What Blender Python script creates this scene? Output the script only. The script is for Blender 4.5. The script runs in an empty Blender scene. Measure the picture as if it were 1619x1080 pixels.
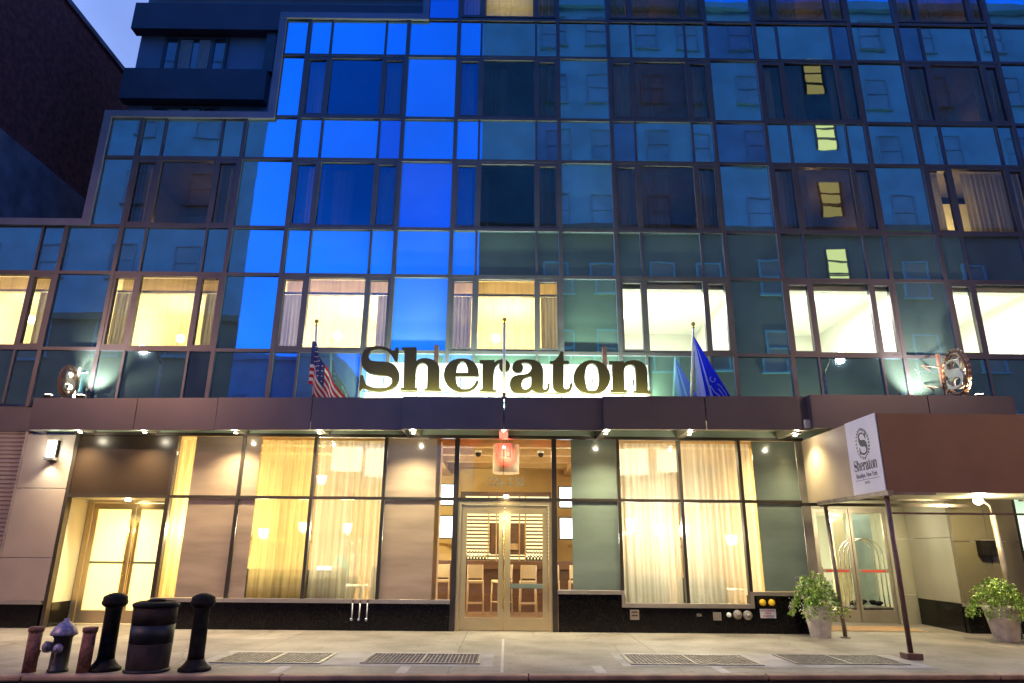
import bpy, bmesh, math, random
from mathutils import Vector, Matrix
from math import radians, sin, cos, pi
R = random.Random(7)
S = bpy.context.scene
COL = S.collection

# ---------------------------------------------------------------- camera
cd = bpy.data.cameras.new('camera'); cam = bpy.data.objects.new('camera', cd); COL.objects.link(cam)
cd.sensor_width = 36.0; cd.lens = 1079 / 1619 * 36.0; cd.clip_start = 0.05; cd.clip_end = 2000
_p, _y, _r = radians(17.118), radians(0.267), radians(0.483)
_f = Vector((sin(_y) * cos(_p), cos(_y) * cos(_p), sin(_p))); _rt = Vector((cos(_y), -sin(_y), 0)); _up = _rt.cross(_f)
_R = cos(_r) * _rt + sin(_r) * _up; _U = cos(_r) * _up - sin(_r) * _rt
m4 = Matrix((( _R.x, _U.x, -_f.x, 0), (_R.y, _U.y, -_f.y, -14.5), (_R.z, _U.z, -_f.z, 1.501), (0, 0, 0, 1)))
cam.matrix_world = m4
S.camera = cam

# ---------------------------------------------------------------- world, view
SKY_BACK = (.10, 2.2, 5.4, 1); SKY_FRONT = (5.0, 4.1, 4.2, 1)
w = bpy.data.worlds.new('World'); S.world = w; w.use_nodes = True
nt = w.node_tree; nt.nodes.clear()
sky = nt.nodes.new('ShaderNodeTexSky'); sky.sky_type = 'NISHITA'; sky.sun_disc = False
sky.sun_elevation = radians(-1.0); sky.sun_rotation = radians(250); sky.altitude = 50; sky.air_density = 1.6; sky.ozone_density = 3.0; sky.dust_density = 0.6
tint = nt.nodes.new('ShaderNodeMix'); tint.data_type = 'RGBA'; tint.blend_type = 'MULTIPLY'; tint.inputs[0].default_value = 1.0
tint.inputs[7].default_value = (0.62, 0.80, 1.25, 1)
# afterglow: the sky beyond the hotel is paler than the deep blue over the street behind the camera
wtc = nt.nodes.new('ShaderNodeTexCoord'); wsep = nt.nodes.new('ShaderNodeSeparateXYZ'); wmr = nt.nodes.new('ShaderNodeMapRange'); wmr.inputs[1].default_value = -.5; wmr.inputs[2].default_value = .6
wmx = nt.nodes.new('ShaderNodeMix'); wmx.data_type = 'RGBA'; wmx.inputs[6].default_value = SKY_BACK; wmx.inputs[7].default_value = SKY_FRONT
nt.links.new(wtc.outputs['Generated'], wsep.inputs[0]); nt.links.new(wsep.outputs[1], wmr.inputs[0]); nt.links.new(wmr.outputs[0], wmx.inputs[0]); 
wn_ = nt.nodes.new('ShaderNodeTexNoise'); wn_.inputs['Scale'].default_value = 4.5; wn_.inputs['Detail'].default_value = 6; nt.links.new(wtc.outputs['Generated'], wn_.inputs['Vector'])
wr_ = nt.nodes.new('ShaderNodeMapRange'); wr_.inputs[1].default_value = .35; wr_.inputs[2].default_value = .65; wr_.inputs[3].default_value = .86; wr_.inputs[4].default_value = 1.16; nt.links.new(wn_.outputs[0], wr_.inputs[0])
wm2 = nt.nodes.new('ShaderNodeVectorMath'); wm2.operation = 'SCALE'; nt.links.new(wmx.outputs[2], wm2.inputs[0]); nt.links.new(wr_.outputs[0], wm2.inputs['Scale']); nt.links.new(wm2.outputs[0], tint.inputs[7])
bg = nt.nodes.new('ShaderNodeBackground'); bg.inputs['Strength'].default_value = 0.75
wo = nt.nodes.new('ShaderNodeOutputWorld')
nt.links.new(sky.outputs[0], tint.inputs[6]); nt.links.new(tint.outputs[2], bg.inputs['Color']); nt.links.new(bg.outputs[0], wo.inputs[0])
S.view_settings.view_transform = 'Standard'; S.view_settings.look = 'None'; S.view_settings.exposure = 0.9; S.view_settings.gamma = 1.0
S.render.engine = 'CYCLES'
try:
    S.cycles.use_denoising = True; S.cycles.denoiser = 'OPENIMAGEDENOISE'
    S.cycles.use_light_tree = True
    S.cycles.max_bounces = 8; S.cycles.transparent_max_bounces = 16; S.cycles.diffuse_bounces = 3; S.cycles.glossy_bounces = 4
    S.cycles.sample_clamp_indirect = 4.0; S.cycles.caustics_reflective = False; S.cycles.caustics_refractive = False
    S.cycles.blur_glossy = 0.5
except Exception: pass

# ---------------------------------------------------------------- helpers
def tag(o, label=None, cat=None, group=None, kind=None):
    if label: o['label'] = label
    if cat: o['category'] = cat
    if group: o['group'] = group
    if kind: o['kind'] = kind
    return o
def thing(name, label, cat, loc=(0, 0, 0), rz=0, group=None):
    o = bpy.data.objects.new(name, None); COL.objects.link(o); o.location = loc; o.rotation_euler = (0, 0, rz)
    o.empty_display_size = 0.2
    return tag(o, label, cat, group)
def link(name, me, mat, parent=None):
    o = bpy.data.objects.new(name, me); COL.objects.link(o)
    if mat is not None and not me.materials: me.materials.append(mat)
    if parent is not None: o.parent = parent
    return o
def kids(o): return [c for c in COL.objects if c.parent == o]
def copy_tree(o, parent=None):
    c = o.copy(); COL.objects.link(c); c.parent = parent
    for k in kids(o): copy_tree(k, c)
    return c
class MB:
    def __init__(s): s.b = bmesh.new()
    def box(s, x0, x1, y0, y1, z0, z1, bev=0, mi=0):
        v = [s.b.verts.new((x, y, z)) for x in (x0, x1) for y in (y0, y1) for z in (z0, z1)]
        fs = []
        for q in ((0, 1, 3, 2), (4, 6, 7, 5), (0, 4, 5, 1), (2, 3, 7, 6), (0, 2, 6, 4), (1, 5, 7, 3)):
            f = s.b.faces.new([v[i] for i in q]); f.material_index = mi; fs.append(f)
        if bev: bmesh.ops.bevel(s.b, geom=list({e for f in fs for e in f.edges}), offset=bev, segments=2, affect='EDGES', profile=.6)
        return s
    def quad(s, a, b, c, d, mi=0):
        f = s.b.faces.new([s.b.verts.new(p) for p in (a, b, c, d)]); f.material_index = mi; return s
    def prism(s, pts, ax, lo, hi, mi=0):   # polygon in the other two axes, extruded along ax
        def P(p, t): return {0: (t, p[0], p[1]), 1: (p[0], t, p[1]), 2: (p[0], p[1], t)}[ax]
        a = [s.b.verts.new(P(p, lo)) for p in pts]; b = [s.b.verts.new(P(p, hi)) for p in pts]
        n = len(pts)
        for f in [s.b.faces.new(a[::-1]), s.b.faces.new(b)] + [s.b.faces.new((a[i], a[(i + 1) % n], b[(i + 1) % n], b[i])) for i in range(n)]: f.material_index = mi
        return s
    def lathe(s, prof, c=(0, 0, 0), n=20, axis='z', sm=True, mi=0, sx=1, sy=1):
        rings = []
        for r, h in prof:
            ring = []
            for i in range(n):
                a = 2 * pi * i / n; u, v = r * cos(a) * sx, r * sin(a) * sy
                p = {'z': (u, v, h), 'y': (u, h, v), 'x': (h, u, v)}[axis]
                ring.append(s.b.verts.new((c[0] + p[0], c[1] + p[1], c[2] + p[2])))
            rings.append(ring)
        for a, b in zip(rings, rings[1:]):
            for i in range(n):
                f = s.b.faces.new((a[i], a[(i + 1) % n], b[(i + 1) % n], b[i])); f.smooth = sm; f.material_index = mi
        for r_ in (rings[0], rings[-1]):
            try: f = s.b.faces.new(r_); f.material_index = mi
            except Exception: pass
        return s
    def tube(s, pts, r, n=10, sm=True, mi=0):
        pts = [Vector(p) for p in pts]; rs = r if isinstance(r, (list, tuple)) else [r] * len(pts); rings = []
        u = None
        for i, p in enumerate(pts):
            t = (pts[min(i + 1, len(pts) - 1)] - pts[max(i - 1, 0)]).normalized()
            if u is None: u = t.cross(Vector((0, 0, 1)) if abs(t.z) < .9 else Vector((1, 0, 0))).normalized()
            u = (u - t * u.dot(t)).normalized(); v = t.cross(u)
            rings.append([s.b.verts.new(p + rs[i] * (cos(2 * pi * k / n) * u + sin(2 * pi * k / n) * v)) for k in range(n)])
        for a, b in zip(rings, rings[1:]):
            for k in range(n):
                f = s.b.faces.new((a[k], a[(k + 1) % n], b[(k + 1) % n], b[k])); f.smooth = sm; f.material_index = mi
        for r_ in (rings[0], rings[-1]): s.b.faces.new(r_).material_index = mi
        return s
    def ball(s, c, r, n=12, mi=0, sz=1):
        g = bmesh.ops.create_uvsphere(s.b, u_segments=n, v_segments=max(6, n // 2 + 2), radius=r, matrix=Matrix.Translation(c) @ Matrix.Diagonal((1, 1, sz, 1)))
        for v in g['verts']:
            for f in v.link_faces: f.smooth = True; f.material_index = mi
        return s
    def build(s, name, mat, parent=None, flip=True):
        me = bpy.data.meshes.new(name)
        if flip: bmesh.ops.recalc_face_normals(s.b, faces=s.b.faces)
        s.b.to_mesh(me); s.b.free()
        if isinstance(mat, (list, tuple)):
            for m in mat: me.materials.append(m)
            mat = None
        return link(name, me, mat, parent)
def off(parent_root):  # helper for building in world coordinates under an Empty
    l = parent_root.location
    return lambda x, y, z: (x - l[0], y - l[1], z - l[2])
def curve_mesh(splines, extr=0.01, bev=0.0):
    cu = bpy.data.curves.new('c', 'CURVE'); cu.dimensions = '2D'; cu.fill_mode = 'BOTH'; cu.extrude = extr; cu.bevel_depth = bev
    for sp in splines:
        q = cu.splines.new('POLY'); q.points.add(len(sp) - 1); q.use_cyclic_u = True
        for i, p in enumerate(sp): q.points[i].co = (p[0], p[1], 0, 1)
    return _conv(cu)
def text_mesh(body, size, extr=0.004, align='CENTER', space=1.0, shear=0):
    cu = bpy.data.curves.new('t', 'FONT'); cu.body = body; cu.size = size; cu.extrude = extr; cu.align_x = align; cu.align_y = 'BOTTOM_BASELINE' if False else 'BOTTOM'
    cu.space_character = space; cu.resolution_u = 3
    return _conv(cu)
def _conv(cu):
    o = bpy.data.objects.new('tmp', cu); COL.objects.link(o)
    dg = bpy.context.evaluated_depsgraph_get(); dg.update()
    me = bpy.data.meshes.new_from_object(o.evaluated_get(dg)); bpy.data.objects.remove(o)
    me.materials.clear()
    return me
def stand(me, x=0, y=0, z=0, sx=1, sz=1, rz=0):   # a mesh lying in XY is stood up facing -Y
    me.transform(Matrix.Translation((x, y, z)) @ Matrix.Rotation(rz, 4, 'Z') @ Matrix.Rotation(pi / 2, 4, 'X') @ Matrix.Diagonal((sx, sz, 1, 1)))
    return me

# ---------------------------------------------------------------- materials
def new_mat(name):
    m = bpy.data.materials.new(name); m.use_nodes = True; t = m.node_tree; t.nodes.clear()
    o = t.nodes.new('ShaderNodeOutputMaterial'); return m, t, o
def noise(t, scale, detail=4, coord='Object', stretch=None):
    tc = t.nodes.new('ShaderNodeTexCoord'); n = t.nodes.new('ShaderNodeTexNoise'); n.inputs['Scale'].default_value = scale; n.inputs['Detail'].default_value = detail
    if stretch:
        mp = t.nodes.new('ShaderNodeMapping'); mp.inputs['Scale'].default_value = stretch; t.links.new(tc.outputs[coord], mp.inputs[0]); t.links.new(mp.outputs[0], n.inputs['Vector'])
    else: t.links.new(tc.outputs[coord], n.inputs['Vector'])
    return n
def ramp2(t, src, c0, c1, p0=.35, p1=.65):
    r = t.nodes.new('ShaderNodeValToRGB'); r.color_ramp.elements[0].color = (*c0, 1); r.color_ramp.elements[1].color = (*c1, 1)
    r.color_ramp.elements[0].position = p0; r.color_ramp.elements[1].position = p1
    t.links.new(src, r.inputs[0]); return r
def pbr(name, col, rough=.5, metal=0, var=.12, scale=3, bump=0, bscale=40, spec=.5, stretch=None, alpha=None, trans=0, sheen=0):
    m, t, o = new_mat(name); b = t.nodes.new('ShaderNodeBsdfPrincipled'); t.links.new(b.outputs[0], o.inputs[0])
    b.inputs['Roughness'].default_value = rough; b.inputs['Metallic'].default_value = metal; b.inputs['Specular IOR Level'].default_value = spec
    n = noise(t, scale, 5, stretch=stretch)
    r = ramp2(t, n.outputs[0], [c * (1 - var) for c in col], [min(1, c * (1 + var)) for c in col]); t.links.new(r.outputs[0], b.inputs['Base Color'])
    if bump:
        n2 = noise(t, bscale, 3); bp = t.nodes.new('ShaderNodeBump'); bp.inputs['Strength'].default_value = bump; bp.inputs['Distance'].default_value = .01
        t.links.new(n2.outputs[0], bp.inputs['Height']); t.links.new(bp.outputs[0], b.inputs['Normal'])
    return m
def emit(name, col, st):
    m, t, o = new_mat(name); e = t.nodes.new('ShaderNodeEmission'); e.inputs[0].default_value = (*col, 1); e.inputs[1].default_value = st; t.links.new(e.outputs[0], o.inputs[0]); return m
def refl_glass(name, tintc, body, fac=.75, rough=.015, wav=.04, wscale=.7):
    m, t, o = new_mat(name)
    g = t.nodes.new('ShaderNodeBsdfGlossy'); g.inputs['Color'].default_value = (*tintc, 1); g.inputs['Roughness'].default_value = rough
    d = t.nodes.new('ShaderNodeBsdfDiffuse')
    n = noise(t, .9, 4); r = ramp2(t, n.outputs[0], [c * .85 for c in body], [c * 1.15 for c in body]); t.links.new(r.outputs[0], d.inputs[0])
    n2 = noise(t, wscale, 2, stretch=(1, 1, 2.5)); bp = t.nodes.new('ShaderNodeBump'); bp.inputs['Strength'].default_value = wav; bp.inputs['Distance'].default_value = .12
    t.links.new(n2.outputs[0], bp.inputs['Height']); t.links.new(bp.outputs[0], g.inputs['Normal'])
    mx = t.nodes.new('ShaderNodeMixShader'); mx.inputs[0].default_value = fac
    t.links.new(d.outputs[0], mx.inputs[1]); t.links.new(g.outputs[0], mx.inputs[2]); t.links.new(mx.outputs[0], o.inputs[0]); return m
def clear_glass(name, tr, tintc, fac=.2, rough=.01, wav=.02):
    m, t, o = new_mat(name)
    g = t.nodes.new('ShaderNodeBsdfGlossy'); g.inputs['Color'].default_value = (*tintc, 1); g.inputs['Roughness'].default_value = rough
    n2 = noise(t, .8, 2); bp = t.nodes.new('ShaderNodeBump'); bp.inputs['Strength'].default_value = wav; bp.inputs['Distance'].default_value = .1
    t.links.new(n2.outputs[0], bp.inputs['Height']); t.links.new(bp.outputs[0], g.inputs['Normal'])
    p = t.nodes.new('ShaderNodeBsdfTransparent'); p.inputs[0].default_value = (*tr, 1)
    fr = t.nodes.new('ShaderNodeFresnel'); fr.inputs[0].default_value = 1.5
    ad = t.nodes.new('ShaderNodeMath'); ad.operation = 'ADD'; ad.use_clamp = True; ad.inputs[1].default_value = fac; t.links.new(fr.outputs[0], ad.inputs[0])
    mx = t.nodes.new('ShaderNodeMixShader'); t.links.new(ad.outputs[0], mx.inputs[0])
    t.links.new(p.outputs[0], mx.inputs[1]); t.links.new(g.outputs[0], mx.inputs[2]); t.links.new(mx.outputs[0], o.inputs[0]); return m
def cloth(name, col, transp=.4, transl=.5, fold=0):
    m, t, o = new_mat(name)
    d = t.nodes.new('ShaderNodeBsdfDiffuse'); d.inputs[0].default_value = (*col, 1)
    l = t.nodes.new('ShaderNodeBsdfTranslucent'); l.inputs[0].default_value = (*col, 1)
    n = noise(t, 3, 3, stretch=(6, 6, .3)); r = ramp2(t, n.outputs[0], [c * (.93 if transp > .3 else .8) for c in col], col, .3, .6); t.links.new(r.outputs[0], d.inputs[0]); t.links.new(r.outputs[0], l.inputs[0])
    a = t.nodes.new('ShaderNodeMixShader'); a.inputs[0].default_value = transl; t.links.new(d.outputs[0], a.inputs[1]); t.links.new(l.outputs[0], a.inputs[2])
    if transp > 0:
        nf = noise(t, 1.0, 2, stretch=(16, 2, .12)); mr = t.nodes.new('ShaderNodeMapRange'); mr.inputs[1].default_value = .35; mr.inputs[2].default_value = .65; mr.inputs[3].default_value = max(0, transp - .10); mr.inputs[4].default_value = min(1, transp + .12); t.links.new(nf.outputs[0], mr.inputs[0])
        p = t.nodes.new('ShaderNodeBsdfTransparent'); b = t.nodes.new('ShaderNodeMixShader'); b.inputs[0].default_value = transp
        t.links.new(mr.outputs[0], b.inputs[0]); t.links.new(a.outputs[0], b.inputs[1]); t.links.new(p.outputs[0], b.inputs[2]); t.links.new(b.outputs[0], o.inputs[0])
    else: t.links.new(a.outputs[0], o.inputs[0])
    return m
M = {}
M['spandrel'] = refl_glass('coated_glass', (.27, .62, .96), (.15, .22, .19), .72, wav=.009)
M['spandrel_dark'] = refl_glass('coated_glass_dark', (.19, .38, .76), (.13, .18, .17), .72, wav=.009)
M['vision'] = clear_glass('window_glass', (.88, .88, .80), (.36, .60, .92), .15)
M['vision_lit'] = clear_glass('window_glass_low', (.93, .93, .86), (.36, .60, .92), .09)  # same window glass with its reflection turned down in front of lit rooms
M['shop_glass'] = clear_glass('shop_glass', (.96, .95, .9), (.8, .9, .9), .03, wav=.008)
M['frame'] = pbr('mullion_metal', (.085, .074, .085), .42, .45, .1, 2)
M['coping'] = pbr('coping_metal', (.17, .155, .20), .4, .4, .1, 2)
M['shopframe'] = pbr('bronze_frame', (.07, .055, .045), .35, .6, .1, 3)
M['alu'] = pbr('aluminium', (.42, .36, .30), .35, .6, .08, 3)
M['fascia'] = pbr('fascia_panel', (.10, .078, .086), .36, .25, .14, .8)
M['soffit'] = pbr('soffit_metal', (.62, .60, .46), .4, .2, .08, 2)
M['soffit_green'] = pbr('soffit_glass', (.34, .42, .32), .3, .1, .15, 1.5)
M['granite'] = pbr('black_granite', (.006, .005, .0045), .16, 0, .5, 30, spec=.22)
M['stone'] = pbr('stone_panel', (.31, .235, .19), .5, 0, .08, 1.2, .05, 60)
M['brown_panel'] = pbr('brown_panel', (.030, .018, .011), .3, .1, .08, 1)
M['frost'] = pbr('frosted_glass', (.36, .265, .19), .13, 0, .16, .7, stretch=(1, 1, 6))  # peach of the sodium street light is put into this base colour
M['frost_green'] = pbr('frosted_glass_green', (.17, .205, .165), .13, 0, .16, .7, stretch=(1, 1, 3))
M['sheer'] = cloth('sheer_curtain', (.95, .76, .36), .50, .6)
M['sheer_w'] = cloth('sheer_curtain_white', (.94, .90, .74), .54, .6)
M['drape'] = cloth('heavy_curtain', (.45, .43, .44), 0, .25)
M['drape_dark'] = cloth('dark_curtain', (.42, .36, .32), 0, .15)
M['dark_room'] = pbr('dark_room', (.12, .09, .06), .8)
M['cream'] = pbr('cream_wall', (.80, .70, .48), .8, 0, .05, 1)
M['ceil'] = pbr('room_ceiling', (.62, .55, .42), .8, 0, .04, 1)
M['office'] = pbr('office_wall', (.80, .82, .74), .7, 0, .03, 1)
M['amber'] = pbr('amber_wall', (.72, .50, .20), .6, 0, .12, .8)
M['wood'] = pbr('dark_wood', (.10, .045, .02), .4, 0, .3, 4, stretch=(1, 1, 8))
M['lightwood'] = pbr('light_wood', (.42, .26, .12), .5, 0, .2, 5)
M['tan'] = pbr('tan_weave', (.55, .42, .26), .7, 0, .2, 60)
M['gold'] = pbr('champagne_metal', (.60, .46, .24), .33, .55, .06, 2)
M['brass'] = pbr('brass', (.75, .50, .12), .22, .9, .05, 5)
M['chrome'] = pbr('steel', (.65, .64, .60), .22, .9, .05, 5)
M['white'] = pbr('white_paint', (.78, .76, .72), .5)
M['black'] = pbr('black_iron', (.011, .008, .006), .62, .0, .7, 9, .3, 90, spec=.14)
M['brick'] = pbr('neighbour_brick', (.13, .035, .03), .9, 0, .4, 6, .3, 30)
M['stucco'] = pbr('stucco', (.16, .17, .20), .9, 0, .3, 1.5, .3, 20)
M['navy'] = pbr('dark_band', (.06, .055, .085), .6, 0, .15, 1)
M['setpanel'] = pbr('set_back_panel', (.16, .20, .30), .5, 0, .1, 1)
M['rust'] = pbr('rusty_pipe', (.20, .075, .045), .75, .1, .5, 22, .3, 60)
M['hyd_dark'] = pbr('hydrant_black', (.012, .009, .008), .5, .0, .3, 20, .2, 80)
M['hyd_cap'] = pbr('hydrant_silver', (.26, .22, .27), .45, .4, .4, 20, .15, 60)
M['concrete_pot'] = pbr('cast_stone', (.54, .48, .40), .8, 0, .28, 5, .1, 60)
M['leaf'] = pbr('leaf_green', (.20, .36, .04), .5, 0, .5, 9)
M['leaf2'] = pbr('leaf_pale', (.46, .54, .15), .5, 0, .4, 9)
M['petal'] = pbr('petal_mauve', (.45, .22, .42), .6, 0, .4, 20)
M['petal_w'] = pbr('petal_white', (.75, .68, .66), .6)
M['tanfab'] = pbr('awning_tan', (.50, .38, .25), .55, 0, .08, 1.2)
M['brownfab'] = pbr('awning_brown', (.23, .11, .055), .6, 0, .08, 1.2)
M['pole'] = pbr('pole_metal', (.30, .24, .20), .35, .5, .25, 6)
M['pole_dark'] = pbr('pole_brown', (.16, .08, .06), .45, .2, .25, 6)
M['sign_letter'] = pbr('bronze_letter', (.055, .045, .018), .5, .3, .05, 2)
M['ink'] = pbr('ink_grey', (.10, .10, .09), .6)
M['asphalt'] = pbr('asphalt', (.045, .04, .04), .85, 0, .3, 3, .4, 120)
M['tv'] = emit('screen', (.75, .88, 1.0), 2.6)
M['slat'] = emit('lit_shelf', (1.0, .86, .42), 1.25)
M['lampglow'] = emit('lamp_glow', (1.0, .82, .50), 26)
M['neon'] = emit('neon_red', (1.0, .05, .04), 4)
M['opp'] = pbr('opposite_wall', (.17, .52, .62), .9, 0, .15, .6)
M['opp_win_low'] = pbr('opposite_window_low', (.24, .22, .16), .4, 0, .3, .4)
M['opp_low'] = pbr('opposite_stone', (.20, .175, .115), .9, 0, .2, .5)  # street-lit tone of the lower storeys put into their wall colour
M['opp_win'] = pbr('opposite_window', (.16, .42, .50), .3, 0, .3, .4)
M['opp_lit'] = emit('opposite_lit_window', (1.0, .55, .14), 1.5)
M['red'] = pbr('red_flag', (.50, .02, .02), .7); M['wht'] = cloth('flag_white', (.85, .82, .80), 0, .4); M['blu'] = pbr('flag_navy', (.02, .03, .16), .7)
M['royal'] = cloth('royal_blue_flag', (.015, .03, .75), 0, .4); M['skyblue'] = cloth('pale_blue_print', (.35, .45, .95), 0, .3)
M['redcl'] = cloth('flag_red', (.55, .03, .03), 0, .3)
M['skin'] = pbr('skin', (.55, .33, .22), .5); M['teal_shirt'] = pbr('teal_shirt', (.16, .52, .45), .8); M['tan_shirt'] = pbr('tan_shirt', (.60, .42, .26), .8); M['hair'] = pbr('hair', (.06, .03, .015), .6)
M['sofa'] = pbr('sofa_fabric', (.10, .11, .075), .85); M['linen'] = pbr('linen', (.8, .74, .6), .8)

def sidewalk_mat():
    m, t, o = new_mat('sidewalk_concrete'); b = t.nodes.new('ShaderNodeBsdfPrincipled'); t.links.new(b.outputs[0], o.inputs[0]); b.inputs['Roughness'].default_value = .62
    tc = t.nodes.new('ShaderNodeTexCoord'); mp = t.nodes.new('ShaderNodeMapping'); mp.inputs['Location'].default_value = (.75, .05, 0); t.links.new(tc.outputs['Object'], mp.inputs[0])
    br = t.nodes.new('ShaderNodeTexBrick'); br.offset = 0; br.inputs['Scale'].default_value = 1; br.inputs['Brick Width'].default_value = 3.1; br.inputs['Row Height'].default_value = 1.52
    br.inputs['Mortar Size'].default_value = .014; br.inputs['Color1'].default_value = (.32, .275, .22, 1); br.inputs['Color2'].default_value = (.245, .21, .17, 1); br.inputs['Mortar'].default_value = (.17, .15, .14, 1)
    t.links.new(mp.outputs[0], br.inputs[0])
    n = noise(t, 1.1, 8); r = ramp2(t, n.outputs[0], (.58, .55, .52), (1.05, 1.04, 1.02), .32, .60)
    n3 = noise(t, 14, 6); r3 = ramp2(t, n3.outputs[0], (.86, .85, .84), (1.04, 1.04, 1.04), .3, .6)
    a = t.nodes.new('ShaderNodeMix'); a.data_type = 'RGBA'; a.blend_type = 'MULTIPLY'; a.inputs[0].default_value = 1; t.links.new(br.outputs[0], a.inputs[6]); t.links.new(r.outputs[0], a.inputs[7])
    a2 = t.nodes.new('ShaderNodeMix'); a2.data_type = 'RGBA'; a2.blend_type = 'MULTIPLY'; a2.inputs[0].default_value = 1; t.links.new(a.outputs[2], a2.inputs[6]); t.links.new(r3.outputs[0], a2.inputs[7])
    vo = t.nodes.new('ShaderNodeTexVoronoi'); vo.inputs['Scale'].default_value = 3.2; t.links.new(tc.outputs['Object'], vo.inputs['Vector'])
    rv = ramp2(t, vo.outputs['Distance'], (.38, .36, .35), (1, 1, 1), .085, .10)
    vc = t.nodes.new('ShaderNodeTexVoronoi'); vc.feature = 'DISTANCE_TO_EDGE'; vc.inputs['Scale'].default_value = .42
    nw = noise(t, 2.2, 5); wm = t.nodes.new('ShaderNodeMix'); wm.data_type = 'RGBA'; wm.inputs[0].default_value = .25; t.links.new(tc.outputs['Object'], wm.inputs[6]); t.links.new(nw.outputs[1], wm.inputs[7]); t.links.new(wm.outputs[2], vc.inputs['Vector'])
    rc = ramp2(t, vc.outputs['Distance'], (.62, .60, .58), (1, 1, 1), .002, .006)
    for r_ in (rv, rc):
        a3 = t.nodes.new('ShaderNodeMix'); a3.data_type = 'RGBA'; a3.blend_type = 'MULTIPLY'; a3.inputs[0].default_value = .8; t.links.new(a2.outputs[2], a3.inputs[6]); t.links.new(r_.outputs[0], a3.inputs[7]); a2 = a3
    t.links.new(a2.outputs[2], b.inputs['Base Color'])
    n2 = noise(t, 70, 4); bp = t.nodes.new('ShaderNodeBump'); bp.inputs['Strength'].default_value = .25; bp.inputs['Distance'].default_value = .01; t.links.new(n2.outputs[0], bp.inputs['Height']); t.links.new(bp.outputs[0], b.inputs['Normal'])
    return m
M['sidewalk'] = sidewalk_mat()
M['kerb'] = pbr('kerb_stone', (.36, .21, .11), .7, 0, .3, 3, .2, 60)

# ---------------------------------------------------------------- lights (many sit in a fixture built below, some are added fill)
def lamp(kind, loc, power, col, size=.08, tgt=None, spot=70, blend=.6, parent=None, sy=None):
    l = bpy.data.lights.new('lamp_light', kind); l.energy = power; l.color = col
    if kind == 'AREA':
        l.size = size
        if sy: l.shape = 'RECTANGLE'; l.size_y = sy
    else: l.shadow_soft_size = size
    if kind == 'SPOT': l.spot_size = radians(spot); l.spot_blend = blend
    o = bpy.data.objects.new('lamp_light', l); COL.objects.link(o); o.location = loc
    if tgt is not None: o.rotation_euler = (Vector(tgt) - Vector(loc)).to_track_quat('-Z', 'Y').to_euler()
    if parent is not None: o.parent = parent
    return o
WARM = (1, .83, .46); CREAM = (1, .92, .58); SOD = (1, .56, .38); COOLW = (.86, 1, .84)
M['kerb_dark'] = pbr('kerb_dark', (.02, .012, .01), .8)
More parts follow.
